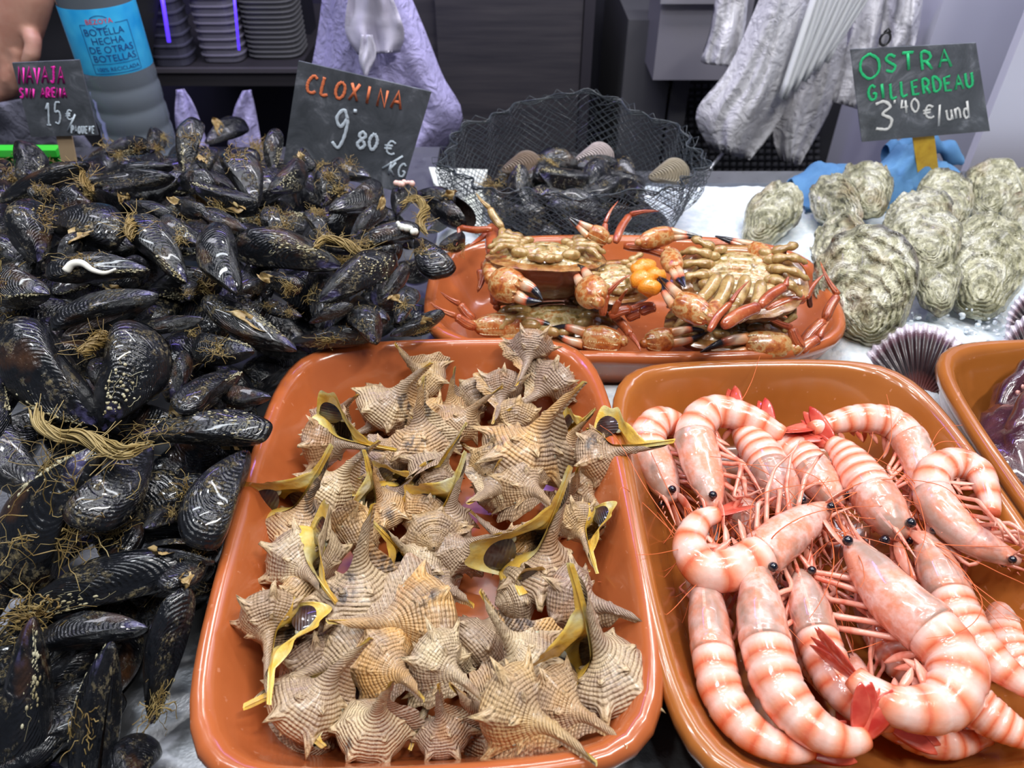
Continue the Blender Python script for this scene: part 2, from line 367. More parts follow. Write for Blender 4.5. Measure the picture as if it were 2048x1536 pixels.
# grey plastic behind at the left, green crate rim, white slip
tag(sheet('plastic_film', ([(-60, 215), (-50, 260), (-40, 330)], [(90, 190), (150, 250), (220, 340)]), 1.05, plastic('grey_film', (.16, .16, .21, 1), .1), .014, 20, 12, depth=.02), 'dark grey plastic film behind the pink price sign', 'film')
gt = empty('green_crate', None, 'bright green crate rim at the left edge behind the mussels', 'crate')
a = on_z(-120, 318, .055); b = on_z(114, 322, .055); GR = simple('green_plastic', (.05, .62, .05, 1), .35)
slab('side', a[0], b[0], a[1], a[1]+.006, .0, .060, GR, gt); slab('rim', a[0], b[0]+.003, a[1]-.006, a[1]+.010, .060, .068, GR, gt); slab('end_wall', b[0]-.006, b[0], a[1]+.006, a[1]+.020, 0, .060, GR, gt)
a = on_z(-60, 350, .05); b = on_z(30, 362, .05)
tag(slab('paper_sheet', a[0], b[0], a[1]-.02, a[1]+.012, .048, .05, simple('paper_white', (.80, .84, .86, 1), .6)), 'white sheet lying in front of the green crate', 'paper')
m = NM('cream_slip', (.72, .76, .68, 1), .5)
p0, p1, p2, p3 = on_z(858, 340, .012), on_z(975, 345, .012), on_z(960, 470, .02), on_z(868, 372, .012)
nn = np.array([0, 0, .004]); tag(mk('waxed_card', np.array([p0, p1, p2, p3, p0+nn, p1+nn, p2+nn, p3+nn]), [(3, 2, 1, 0), (4, 5, 6, 7), (0, 1, 5, 4), (1, 2, 6, 5), (2, 3, 7, 6), (3, 0, 4, 7)], m.m, None, False), 'cream waxed card lying on the ice at the left foot of the black net', 'card')
# blue cloth
m = NM('blue_cloth', (.10, .30, .62, 1), .85); v = m.coord('Object', 1, False); m.to(m.ramp(m.noise(v, 25, 4), [(.3, (.06, .17, .36)), (.7, (.11, .27, .48))]), 'Base Color'); m.to(m.bump(m.noise(v, 900, 2), .6, .0008), 'Normal'); CLO = m.m
ct = MB()
n1, n2 = 70, 26
ctr = [(1590, 330), (1640, 318), (1700, 322), (1760, 330), (1810, 315), (1870, 320), (1930, 345), (1965, 372)]
P = spline(np.array([on_z(x, y+34, .028) for x, y in ctr]), n1)
hh = spline(np.array([[.010, 0, 0], [.034, 0, 0], [.030, 0, 0], [.028, 0, 0], [.046, 0, 0], [.052, 0, 0], [.030, 0, 0], [.006, 0, 0]]), n1)[:, 0]
V = []
for i in range(n1):
    for j in range(n2):
        a = -math.pi*.06+math.pi*1.12*j/(n2-1); nz = float(fbm(np.array(i*.13), np.array(j*.3), 21, 3))
        y = -math.cos(a)*.040*(1+nz*.7); z = max(math.sin(a), -.1)*hh[i]*(1+nz*1.1)+.004*math.sin(i*.55+j*.5)
        V.append(P[i]+np.array([0, y-.01, z-.016]))
tag(mk('blue_cloth', V, grid_faces(n1, n2), CLO), 'crumpled blue wiping cloth on the steel ledge behind the oysters', 'cloth')
V = []
for i in range(40):
    for j in range(12):
        t = i/39; c_ = at_d(1770+t*150, 308-30*math.sin(t*3.0)+t*14, .955-.0*t); a = math.pi*2*j/12; V.append(c_+np.array([0, math.cos(a)*.012, math.sin(a)*.011*(1+.4*math.sin(i*.6))]))
mk('cloth_fold', V, grid_faces(40, 12, wrap_m=True), CLO, bpy.data.objects['blue_cloth'])
# ------------------------------------------------------------------ terracotta trays
def glaze(name, c1, c2):
    m = NM(name, c1, .22); v = m.coord('Object', 1, False); n = m.noise(v, 14, 4)
    spk = m.ramp(m.noise(v, 170, 2), [(.70, (0, 0, 0)), (.74, (1, 1, 1))])
    base = m.ramp(n, [(.3, c1), (.75, c2)])
    m.to(m.mix(m.math('MULTIPLY', spk, .35), base, (.75, .36, .22, 1)), 'Base Color')
    m.set('Coat Weight', .6); m.set('Coat Roughness', .08); m.set('Specular IOR Level', .45)
    m.to(m.bump(m.noise(v, 55, 3), .12, .002), 'Normal'); return m.m
GLA = glaze('glazed_terracotta', (.40, .095, .026, 1), (.50, .135, .04, 1))
GLB = glaze('glazed_brown_terracotta', (.33, .10, .018, 1), (.42, .14, .028, 1))
def tray(label, cx, cy, hx, hy, H, rot, mat, rc=.045, bow=.006, wall=.026, z0=0.0003, ex=7.0):
    k = 96
    def ring(off, z, rcut=1.0):
        out = []
        a, b = hx-off, hy-off; r = max(rc-off*.55, .012)
        for j in range(k):
            t = 2*math.pi*(j+.5)/k; cx_, sy_ = math.cos(t), math.sin(t)
            # point on rounded rectangle
            e = ex; q = (abs(cx_/a)**e+abs(sy_/b)**e)**(-1/e); x, y = q*cx_, q*sy_
            x += math.copysign(bow*(1-(y/b)**2), x)*(abs(x)/a)**6; y += math.copysign(bow*(1-(x/a)**2), y)*(abs(y)/b)**6
            out.append((x, y, z))
        return out
    rr = .0055
    prof = [(.6, .0), (wall+.004, 0), (wall-.004, .002), (wall-.010, .010)]
    prof += [(.006+(wall-.016)*(1-t), .010+(H-.022-.010)*t) for t in (.33, .66, 1)]
    prof += [(.004, H-.014), (.0005, H-.010), (0, H-.006), (.001, H-.002), (.004, H), (.008, H-.0005), (.011, H-.004), (.0135, H-.009)]
    prof += [(.0135+(wall-.006)*t, H-.009-(H-.009-.014)*t) for t in (.33, .66, 1)]
    prof += [(wall+.012, .0085), (wall+.019, .006), (wall+.03, .005)]
    rings = []
    for o_, z in prof[1:]: rings.append(ring(o_, z))
    V = np.array(rings).reshape(-1, 3); n = len(rings)
    V = np.vstack([V, [(0, 0, 0)], [(0, 0, .005)]]); f = grid_faces(n, k, wrap_m=True)
    f += [(n*k, (j+1) % k, j) for j in range(k)]+[(n*k+1, (n-1)*k+j, (n-1)*k+(j+1) % k) for j in range(k)]
    o = mk('terracotta_tray', V, f, mat); o.location = (cx, cy, z0); o.rotation_euler = (0, 0, rot)
    return tag(o, label, 'tray')
def fit(fl, fr, nl, nr, h):
    P = [on_z(*p, h) for p in (fl, fr, nl, nr)]; c = sum(P)/4; u = ((P[1]-P[0])+(P[3]-P[2]))/2; hx = np.linalg.norm(u)/2; hy = np.linalg.norm((P[0]-P[2])+(P[1]-P[3]))/4
    return c[0], c[1], hx, hy, math.atan2(u[1], u[0])
RH = .062
TM = dict(cx=-.0485, cy=.3275, hx=.1215, hy=.1685, rot=math.radians(2.9))
TP = dict(cx=.1945, cy=.3105, hx=.1180, hy=.158, rot=math.radians(1.3))
TC = dict(cx=.107, cy=.592, hx=.180, hy=.096, rot=math.radians(-.6))
tray('orange terracotta tray full of spiny sea snails', H=RH, mat=GLA, **TM)
tray('brown terracotta tray full of pink prawns', H=RH, mat=GLB, **TP)
tray('oblong terracotta tray of crabs standing on the ice', H=.050, mat=GLA, rc=.07, ex=4.2, **TC)
tray('terracotta tray of octopus at the right edge', H=RH, mat=GLB, cx=.4465, cy=.338, hx=.118, hy=.158, rot=math.radians(1.3))
# ------------------------------------------------------------------ mussels
m = NM('mussel_shell', (.006, .007, .010, 1), .2)
u, g_ = m.uv()
v = m.coord('Object', 1.0)
big = m.noise(v, 2.2, 3)
oi = m.node('ShaderNodeObjectInfo')
blk = m.ramp(m.noise(v, 4.5, 5, .6), [(.25, (.0020, .0026, .0038)), (.55, (.0055, .0065, .009)), (.8, (.013, .011, .012))])
brn = m.mix(m.ramp(big, [(.60, (0, 0, 0)), (.72, (1, 1, 1))]), blk, (.050, .022, .010, 1))
umb = m.ramp(u, [(.10, (1, 1, 1)), (.26, (0, 0, 0))])
ub = m.mix(m.math('MULTIPLY', umb, m.ramp(m.noise(v, 9, 4), [(.42, (0, 0, 0)), (.6, (.8, .8, .8))])), brn, (.10, .09, .22, 1))
# growth rings
wv = m.math('SINE', m.math('MULTIPLY', m.math('POWER', u, 1.3), 150.0)); nz = m.noise(v, 6, 3)
ring = m.math('MULTIPLY', wv, m.ramp(nz, [(.35, (.1, .1, .1)), (.7, (1, 1, 1))]))
rc = m.mix(m.math('MULTIPLY', m.ramp(ring, [(.55, (0, 0, 0)), (1, (1, 1, 1))]), .35), ub, (.030, .036, .048, 1))
# caked silt, with a shape of its own
silt = m.math('MULTIPLY', m.ramp(m.noise(v, 3.4, 3), [(.54, (0, 0, 0)), (.64, (1, 1, 1))]), m.ramp(m.noise(v, 26, 5, .7), [(.50, (0, 0, 0)), (.58, (1, 1, 1))]))
dots = m.ramp(m.noise(v, 42, 2), [(.735, (0, 0, 0)), (.76, (1, 1, 1))])
cr = m.math('MAXIMUM', silt, dots)
colr = m.mix(m.math('MULTIPLY', cr, .8), rc, (.22, .175, .085, 1))
gm = m.node('ShaderNodeNewGeometry')
fin = m.mix(gm.outputs['Backfacing'], colr, (.05, .035, .03, 1)); m.to(fin, 'Base Color')
m.to(m.ramp(cr, [(0, (.20,)*3), (1, (.55,)*3)]), 'Roughness'); m.set('Coat Weight', .35); m.set('Coat Roughness', .05); m.set('Specular IOR Level', .55)
b1 = m.bump(ring, .55, .0005); b2 = m.bump(m.noise(v, 30, 3, .55), .5, .0014, b1); b3 = m.bump(m.noise(v, 5, 2), .5, .006, b2); b4 = m.bump(cr, .8, .0012, b3)
m.to(b4, 'Normal'); MUS = m.m
m = NM('byssus_fibre', (.26, .17, .05, 1), .45); v = m.coord('Object', 1); m.to(m.ramp(m.noise(v, 5, 3), [(.3, (.15, .085, .022)), (.55, (.30, .21, .07)), (.8, (.45, .36, .16))]), 'Base Color'); BYS = m.m
m = NM('silt_grit', (.38, .34, .20, 1), .5); v = m.coord('Object', 1); m.to(m.ramp(m.noise(v, 8, 3), [(.3, (.25, .20, .09)), (.7, (.52, .49, .34))]), 'Base Color'); GRIT = m.m
TAN = NM('tan_weed', (.40, .26, .10, 1), .38); v = TAN.coord('Object', 1); TAN.to(TAN.ramp(TAN.noise(v, 9, 4), [(.3, (.22, .12, .03)), (.7, (.50, .38, .18))]), 'Base Color'); TAN = TAN.m
def mussel_outline(var):
    r = random.Random(var)
    P = [(0, 0), (.07, -.075), (.2, -.125), (.38, -.145), (.6, -.165), (.8, -.195), (.93, -.17), (1.0, -.05), (.985, .11), (.89, .245), (.72, .325), (.52, .325), (.32, .235), (.15, .125), (.045, .05)]
    P = [(x+(r.uniform(-.015, .015) if 0 < i else 0), y*(1+r.uniform(-.08, .08))) for i, (x, y) in enumerate(P)]
    S = spline([(*p, 0) for p in P+[P[0]]], 61)[:60, :2]; return S
def valve_surface(O, ng=26):
    k = len(O); G = np.linspace(0, 1, ng)**.8; L = np.linalg.norm(O, axis=1)
    prof = (G**.52)*np.clip(1-G**2.6, 0, 1)**.62; prof = prof/prof.max()
    V = np.zeros((ng, k, 3)); V[..., :2] = G[:, None, None]*O[None]
    V[..., 2] = prof[:, None]*(L[None]**.62)*.205
    U = np.stack([np.repeat(G, k), np.tile(np.linspace(0, 1, k), ng)], 1)
    return V, U, G
def rim_strip(O, depth):  # turned-in edge so the valve has thickness
    pass
VALV = []
for var in range(5):
    O = mussel_outline(100+var); V, U, G = valve_surface(O); ng, k = V.shape[:2]; S = np.array([.06, .0, .0])
    V = V.reshape(-1, 3).copy(); V[:, 1] -= .08; V[:, 0] -= .5
    # lip at the margin
    e = V[-k:].copy(); e[:, 2] -= .008; V2 = np.vstack([V, e]); U2 = np.vstack([U, np.stack([np.ones(k)*1.02, np.linspace(0, 1, k)], 1)])
    f = grid_faces(ng+1, k, wrap_m=True)
    up = mk('valve', V2, [tuple(reversed(q)) for q in f], MUS, 'mesh', True, U2)
    Vd = V2.copy(); Vd[:, 2] *= -1; dn = mk('valve', Vd, f, MUS, 'mesh', True, U2)
    VALV.append((up, dn, V2))
def fibre_mesh(seed, n=22, spread=.16, length=.5, rad=.0032, curl=1.0):
    r = random.Random(seed); b = MB()
    for i in range(n):
        p = np.array([r.gauss(0, spread*.5), r.gauss(0, spread*.5), r.uniform(-.01, .03)]); d = nrm([r.gauss(.3, 1), r.gauss(0, 1), r.gauss(.05, .35)]); P = [p]
        for s in range(9):
            d = nrm(d+np.array([r.gauss(0, .45), r.gauss(0, .45), r.gauss(-.02, .22)])*curl); p = p+d*length/9; P.append(p.copy())
        V, f, U = tube(np.array(P), rad*r.uniform(.6, 1.3), 3, (0, 0, 1), cap=False); b.add(V, f, U)
    return b
def clump(seed):
    b = fibre_mesh(seed, 34, .10, .30, .005, 1.3); r = random.Random(seed+9)
    for i in range(16):
        c = np.array([r.gauss(0, .06), r.gauss(0, .06), r.uniform(0, .03)]); V, f, _ = blob(c, (r.uniform(.008, .028), r.uniform(.008, .02), r.uniform(.006, .014)), 6, 4); b.add(V, f)
    return b
def leaf(seed):
    r = random.Random(seed); n, k = 14, 8; V = []
    for i in range(n):
        t = i/(n-1); w_ = .10*math.sin(math.pi*min(1, t*.9+.1))**.7
        for j in range(k):
            s = j/(k-1)*2-1; q = float(fbm(np.array(t*4+seed), np.array(s*2.), seed, 4))
            V.append((t*.42+q*.08, s*w_+q*.16, .14*math.sin(t*3)*t+q*.22+.03*abs(s)))
    b = MB(); V = np.array(V); f = grid_faces(n, k); b.add(V, f); b.add(V+np.array([0, 0, .006]), [tuple(reversed(x)) for x in f]); return b
FIB = [fibre_mesh(i).build('byssus', BYS, 'mesh') for i in range(6)]
CLU = [clump(20+i).build('byssus', BYS, 'mesh') for i in range(6)]
LEAF = [leaf(40+i).build('weed_scrap', TAN, 'mesh') for i in range(4)]
def grit_mesh(var, side, seed, n):
    V2 = VALV[var][2]; r = random.Random(seed); b = MB(); k = 60; c0 = r.randrange(5, 55); g0 = r.uniform(7, 19)
    for i in range(n):
        gi = int(min(24, max(3, r.gauss(g0, 3.0)))); kj = int(r.gauss(c0, 4.5)) % k; p = V2[gi*k+kj].copy(); p[2] *= side
        p = p+np.array([r.gauss(0, .008), r.gauss(0, .008), .001*side]); s = r.choice((.005, .007, .007, .011, .016)); V, f, _ = blob(p, (s, s*r.uniform(.6, 1), s*.7), 6, 4); b.add(V, f)
    for i in range(6):
        gi = int(min(22, max(3, r.gauss(g0, 3)))); kj = int(r.gauss(c0, 5)) % k; P = []
        for s in range(7):
            p = V2[min(24, gi)*k+kj % k].copy(); p[2] = p[2]*side+.004*side; P.append(p); gi += r.choice((0, 1)); kj += r.choice((-1, 1, 1))
        V, f, U = tube(spline(P, 12), .0022, 3, (0, 0, 1), cap=False); b.add(V, f, U)
    return b.build('encrusting_grit', GRIT, 'mesh')
GRITS = {(v_, s_): [grit_mesh(v_, s_, 500+v_*10+q, 70) for q in range(2)] for v_ in range(5) for s_ in (1, -1)}
def heap_h(x, y):
    a = np.interp(y, [.10, .17, .22, .28, .34, .42, .55, .68, .80, .90, .96], [.016, .020, .034, .062, .100, .128, .142, .136, .106, .05, .02])
    # lower beside the trays, lowest at the far right
    edge = -.178 if y < .49 else (-.078 if y < .70 else -.03)
    if y > .7: a = a-np.interp(x, [-.50, -.44, -.30, -.22], [.012, .0, .0, .018])*min(1, (y-.7)/.08)
    d = max(0.0, min(1.0, (edge+.01-x)/.16)) if y < .5 else max(0.0, min(1.0, (edge-x+.02)/.22))
    base = .072 if y > .3 else .02+.052*max(0, (y-.17)/.13)
    return base+(a-base)*(d**.6)
def on_heap(px, py):
    r = ray(px, py); lo, hi = .12, 1.3; z = lo
    while z < hi:
        p = CAM+r*z
        if p[2] < heap_h(p[0], p[1]): return z, p
        z += .004
    p = on_z(px, py, .03); return (p[1]*CT+(.43-p[2])*ST), p
def place_heap(p0, p1, L, lift=.0, near=None):
    zc, p = on_heap((p0[0]+p1[0])/2, (p0[1]+p1[1])/2); return place2(p0, p1, p[2]+lift, L, near), zc
def grow_mussel(P0, P1, W, thick, roll, var, flip, opening, extras, label, group='black mussels heaped on the counter'):
    c = (P0+P1)/2; L = np.linalg.norm(P1-P0); M = axes_matrix(P1-P0, CAM-c, c, roll, (L, W/.52*(-1 if flip else 1), thick/.40*(-1 if flip else 1)))
    t = empty('mussel', M, label, 'mussel', group); up, dn, V2 = VALV[var]
    for i, me in enumerate((up, dn)):
        a = opening*(1 if i == 0 else -1)
        Mo = Matrix.Translation((-.5, -.0, 0)) @ Matrix.Rotation(-a, 4, 'Y') @ Matrix.Rotation(a*.5, 4, 'X') @ Matrix.Translation((.5, 0, 0)) if opening else Matrix.Identity(4)
        vv = inst('valve', me, t, Mo)
        if 'g' in extras and i == (0 if not flip else 1): inst('encrusting_grit', GRITS[(var, 1 if i == 0 else -1)][rnd.randrange(2)], vv)
    f_ = -1 if flip else 1
    for ch in extras:
        if ch == 'b': inst('byssus', FIB[rnd.randrange(6)], t, Matrix.Translation((rnd.uniform(-.42, .05), rnd.uniform(-.2, -.05), .17*f_)) @ Matrix.Rotation(rnd.uniform(0, 6.3), 4, 'Z'))
        if ch == 'c': inst('byssus', CLU[rnd.randrange(6)], t, Matrix.Translation((rnd.uniform(-.35, .3), rnd.uniform(-.14, .10), .18*f_)) @ Matrix.Rotation(rnd.uniform(0, 6.3), 4, 'Z') @ Matrix.Diagonal((1, 1, 1.0*f_, 1)))
        if ch == 'l': inst('weed_scrap', LEAF[rnd.randrange(4)], t, Matrix.Translation((rnd.uniform(-.3, .3), rnd.uniform(-.2, .1), .12*f_)) @ Matrix.Rotation(rnd.uniform(0, 6.3), 4, 'Z') @ Matrix.Diagonal((1, 1, f_, 1)))
    return t
MUSSELS = [
 # beak, tail, width px, roll, flip, opening, extras, label
 ((84, 1234), (30, 1600), 125, 20, 0, 0, 'g', 'large black mussel with its beak up in the bottom left corner'),
 ((216, 1278), (165, 1590), 100, 62, 1, .05, 'gc', 'mussel seen edge-on with a reddish streaked beak, at the bottom beside the corner mussel'),
 ((288, 1450), (358, 1175), 92, 25, 0, 0, 'gc', 'clean dark mussel pointing down onto bare steel left of the snail tray'),
 ((225, 1590), (290, 1470), 105, 15, 0, 0, '', 'round mussel end cut by the bottom edge, lying on bare steel'),
 ((6, 1217), (362, 1118), 112, 12, 0, 0, 'ggcb', 'long silt-caked mussel lying crosswise with a white tipped beak at left'),
 ((300, 1245), (85, 1265), 90, 30, 1, 0, '', 'shaded mussel under the long silt-caked one'),
 ((478, 896), (378, 1092), 112, 5, 1, 0, '', 'clean striped mussel leaning beak up against the snail tray wall'),
 ((318, 900), (165, 1062), 125, 15, 0, 0, 'g', 'smooth dark mussel between the bearded mussel and the clean striped one'),
 ((176, 876), (0, 1180), 170, 18, 1, 0, 'gbbb', 'very large mussel wrapped in curly golden beard threads at the left edge'),
 ((75, 1010), (-60, 840), 120, 20, 0, 0, 'b', 'mussel cut by the left edge above the one wrapped in beard'),
 ((285, 858), (545, 850), 92, -28, 0, 0, 'gb', 'mussel lying crosswise with orange beard at its pointed left end, near the tray corner'),
 ((285, 1092), (432, 1112), 48, 70, 0, .12, 'l', 'gaping mussel with brown flesh showing under the clean striped one'),
 ((285, 1050), (352, 1022), 46, 10, 0, 0, 'c', 'small violet brown mussel wedged beside the clean striped one'),
 ((190, 868), (-8, 655), 152, -18, 0, 0, 'gg', 'giant mussel with bright growth rings at the left edge'),
 ((228, 868), (300, 652), 142, 5, 1, 0, 'gg', 'big upright mussel with a grit band across its middle, right of the giant one'),
 ((318, 583), (110, 655), 78, 55, 1, .17, '', 'gaping mussel, its two valves fanned open above the giant one'),
 ((505, 712), (382, 695), 76, 20, 0, 0, 'gc', 'ringed mussel carrying a felty brown tuft, right of the big upright one'),
 ((475, 742), (345, 818), 80, 40, 1, 0, 'g', 'curved mussel with pale edge below the one with the felty tuft'),
 ((588, 708), (398, 600), 80, 35, 0, 0, 'gl', 'long mussel sloping down to the far corner of the snail tray'),
 ((405, 640), (258, 662), 40, 75, 0, 0, '', 'mussel seen edge-on behind the big upright one'),
 ((372, 600), (380, 562), 42, 0, 0, 0, 'c', 'small round brown mussel end above the long sloping one'),
 ((300, 530), (92, 535), 78, 30, 1, 0, 'cg', 'mussel with a white worm tube lying across its side'),
 ((385, 560), (265, 428), 84, 12, 1, 0, 'g', 'sleek mussel sloping down right with one thread, above the small brown end'),
 ((463, 595), (412, 452), 92, -12, 0, 0, '', 'shiny upright mussel with glittering growth scales near the heap centre'),
 ((685, 520), (468, 480), 98, -18, 1, 0, 'gg', 'large bright-ringed mussel lying crosswise at the heap centre'),
 ((100, 440), (255, 455), 112, -30, 0, 0, 'l', 'barrel-like striped mussel with its blunt end turned right'),
 ((58, 520), (60, 400), 128, 25, 0, 0, 'c', 'brownish round-backed mussel with a violet worn beak at left'),
 ((120, 520), (160, 470), 60, 60, 0, 0, '', 'dark mussel wedged below the barrel-like striped one'),
 ((92, 600), (-20, 560), 100, 18, 0, 0, 'gc', 'scaly dark mussel at the left edge above the giant one'),
 ((-10, 402), (172, 325), 56, 60, 0, 0, 'g', 'long silvery mussel seen edge-on below the pink price sign'),
 ((60, 372), (66, 290), 72, 15, 1, 0, 'g', 'round-topped mussel standing before the green crate'),
 ((190, 350), (345, 332), 40, 65, 0, 0, '', 'edge-on mussel lying under the water bottle, upper of two'),
 ((180, 372), (352, 358), 50, 65, 1, 0, '', 'edge-on mussel lying under the water bottle, lower of two'),
 ((205, 300), (300, 285), 44, 15, 0, 0, 'gcc', 'muddy mussel directly in front of the water bottle foot'),
 ((305, 310), (320, 262), 50, 20, 1, 0, 'cc', 'dark mussel with a ragged gold beard between bottle and tall upright mussel'),
 ((362, 352), (385, 234), 56, 10, 0, 0, 'gc', 'tall upright mussel standing on the far crest of the heap'),
 ((405, 278), (490, 242), 52, -15, 0, 0, 'l', 'silvery mussel topping the far crest'),
 ((525, 412), (470, 300), 78, 10, 1, 0, 'c', 'grey-sheened mussel with a muddy beak right of the tall upright one'),
 ((538, 348), (550, 254), 44, 25, 0, 0, 'g', 'narrow mussel with a pointed top left of the nine eighty sign'),
 ((545, 392), (612, 335), 66, 15, 1, 0, 'g', 'wet mussel with greenish gloss left below the nine eighty sign'),
 ((358, 350), (430, 372), 62, 10, 0, 0, '', 'flat dark mussel below the tall upright one'),
 ((380, 375), (515, 425), 62, 22, 1, 0, 'gcl', 'dirt-streaked mussel sloping down from the tall upright one'),
 ((252, 398), (352, 440), 48, 30, 0, 0, '', 'slim mussel right of the barrel-like striped one'),
 ((345, 402), (410, 432), 42, 10, 1, 0, 'l', 'small violet-tinted mussel below the far crest'),
 ((392, 495), (318, 440), 56, 15, 0, 0, 'gc', 'gritty mussel tucked behind the shiny upright one'),
 ((500, 470), (400, 425), 45, 50, 0, .05, '', 'dark gaping mussel above the large bright-ringed one'),
 ((632, 405), (678, 335), 74, 10, 0, 0, 'cc', 'mussel crusted with a wavy tan barnacle mat below the nine eighty sign'),
 ((662, 430), (768, 378), 62, -10, 1, 0, '', 'glossy violet-black mussel at the foot of the nine eighty sign'),
 ((785, 425), (820, 368), 50, 5, 0, 0, '', 'small mussel with pinkish barnacles on top, right foot of the nine eighty sign'),
 ((698, 470), (770, 410), 46, 20, 0, 0, 'l', 'brown-tinged mussel under the glossy violet-black one'),
 ((655, 480), (622, 418), 42, 10, 1, 0, 'cc', 'small brown mussel fringed with beard right of the greenish gloss one'),
 ((698, 488), (838, 452), 54, -15, 0, 0, 'gc', 'dark mussel with a knobbly white barnacle row on its blunt end'),
 ((822, 482), (890, 555), 78, -25, 1, 0, 'c', 'barrel-shaped mussel against the left end of the crab tray'),
 ((850, 395), (945, 440), 62, 30, 0, .16, '', 'empty gaping black shell near the left foot of the net'),
 ((832, 378), (912, 400), 40, 10, 0, 0, 'l', 'small mussel on the far right crest beside the cream card'),
 ((632, 592), (782, 512), 84, 12, 0, 0, 'g', 'clean pointed mussel left of the crab tray, dotted with drops'),
 ((765, 602), (818, 532), 42, 30, 1, 0, '', 'silver-striped mussel between the clean pointed one and the crab tray'),
 ((788, 642), (825, 575), 50, 12, 0, 0, 'cl', 'mussel with a violet edge leaning on the front left of the crab tray'),
 ((762, 682), (712, 612), 66, -10, 1, 0, '', 'grey ringed mussel resting on the far wall of the snail tray'),
 ((615, 642), (705, 608), 36, 30, 0, 0, '', 'slim grey-lined mussel below the clean pointed one'),
 ((570, 682), (752, 664), 54, 40, 0, 0, 'c', 'brown-sided mussel lying along the far rim of the snail tray'),
 ((782, 676), (890, 628), 42, 35, 1, 0, 'cl', 'olive brown mussel wedged between the snail tray and crab tray'),
 ((602, 638), (522, 606), 38, 15, 0, 0, 'cc', 'small blue-tipped mussel with a golden tuft'),
 ((522, 552), (605, 582), 52, 20, 1, 0, 'ccl', 'mud-brown crusted mussel below the large bright-ringed one'),
 ((705, 512), (630, 468), 42, 15, 0, 0, 'clc', 'pinkish mussel rimmed with orange beard right of the large bright-ringed one'),
 ((468, 580), (540, 565), 40, 40, 0, 0, '', 'small black wedge of a mussel below the shiny upright one'),
 ((505, 652), (455, 590), 45, 35, 1, 0, 'l', 'mussel half under the long sloping one'),
 ((205, 790), (198, 715), 56, 10, 0, 0, 'g', 'rough little mussel between the giant one and the big upright one'),
 ((352, 780), (372, 700), 46, 60, 0, 0, '', 'violet-edged mussel standing right of the big upright one'),
 ((540, 800), (440, 790), 52, 30, 0, 0, '', 'dull mussel beside the far left corner of the snail tray'),
 ((560, 480), (530, 415), 48, 20, 0, 0, 'cc', 'dark mussel under the muddy beak of the grey-sheened one'),
 ((15, 760), (-70, 930), 110, 20, 0, 0, 'g', 'mussel cut by the left edge just under the giant one'),
 ((880, 500), (930, 480), 46, 20, 1, 0, 'cc', 'weedy mussel touching the far left corner of the crab tray'),
 ((120, 385), (62, 395), 48, 20, 0, 0, 'cc', 'weed-covered brown mussel above the brownish round-backed one'),
 ((205, 385), (275, 380), 42, 20, 1, 0, 'll', 'brown-fringed mussel above the barrel-like striped one'),
 ((30, 1180), (-80, 1240), 90, 20, 0, 0, '', 'mussel cut by the left edge above the corner mussel'),
 ((430, 1110), (330, 1180), 70, 40, 0, 0, 'cl', 'dark wet mussel under the gaping one with brown flesh'),
 ((740, 360), (660, 330), 46, 20, 0, 0, 'cc', 'muddy mussel right at the foot of the nine eighty sign'),
 ((600, 300), (620, 345), 40, 20, 1, 0, 'cl', 'bearded mussel at the left lower corner of the nine eighty sign'),
 ((430, 300), (400, 335), 44, 20, 1, 0, 'lc', 'weedy mussel between the two crest mussels'),
]
used_px = []
for i, (b_, t_, wp, roll, flip, op, ex, lb) in enumerate(MUSSELS):
    lp = math.dist(b_, t_); (P0, P1), zc = place_heap(b_, t_, None, .006)
    l0 = np.linalg.norm(P1-P0); L = max(l0, min(.075, l0*1.25, wp*zc/F*2.3)) if wp > .36*lp else l0
    (P0, P1), zc = place_heap(b_, t_, L, .006); c = (P0+P1)/2; z = float(np.dot(c-CAM, FWD)); W = wp*z/F
    rr = abs(math.radians(roll)); L = np.linalg.norm(P1-P0)
    wt = W/max(math.cos(rr)+.7*math.sin(rr), .6)   # true width from the seen width
    wt = min(wt, L*.62); th = wt*.74
    grow_mussel(P0, P1, wt, th, math.radians(roll), i % 5, flip, op, ex, lb); used_px.append((np.array([(b_[0]+t_[0])/2, (b_[1]+t_[1])/2]), lb))
# a white worm tube, white barnacles and pink barnacles grown on three of the mussels
def grown(i, kind):
    t = bpy.data.objects[[o.name for o in bpy.data.objects if o.get('label') == MUSSELS[i][-1]][0]]; b_, e_ = MUSSELS[i][:2]; b = MB(); Mi = np.array(t.matrix_world.inverted()); M_ = t.matrix_world
    if kind == 'worm':
        pts = [(132, 542), (145, 528), (165, 527), (185, 540), (210, 546), (232, 538)]; W3 = []
        c = np.array(M_.translation); z = np.dot(c-CAM, FWD)-.013
        P = spline([at_d(x, y, z) for x, y in pts], 30); V, f, U = tube(P, np.interp(np.linspace(0, 1, 30), [0, .3, 1], [.0032, .0026, .0009]), 8); nm_, mt = 'worm_tube', simple('chalky_white', (.78, .76, .68, 1), .5)
        b.add(np.array([M_.inverted() @ Vector(p) for p in V]), f, U)
    else:
        q0, q1, n, mt, nm_ = kind; c = np.array(M_.translation); z = np.dot(c-CAM, FWD)-.010; r = random.Random(i)
        for q in range(n):
            t_ = q/max(1, n-1); p = at_d(q0[0]*(1-t_)+q1[0]*t_, q0[1]*(1-t_)+q1[1]*t_+r.uniform(-3, 3), z+r.uniform(-.002, .002)); V, f, _ = blob(p, r.uniform(.0016, .0032), 8, 6); b.add(np.array([M_.inverted() @ Vector(p) for p in V]), f)
    b.build(nm_, mt, t)
ix = lambda s: [i for i, q in enumerate(MUSSELS) if s in q[-1]][0]
grown(ix('white worm tube'), 'worm')
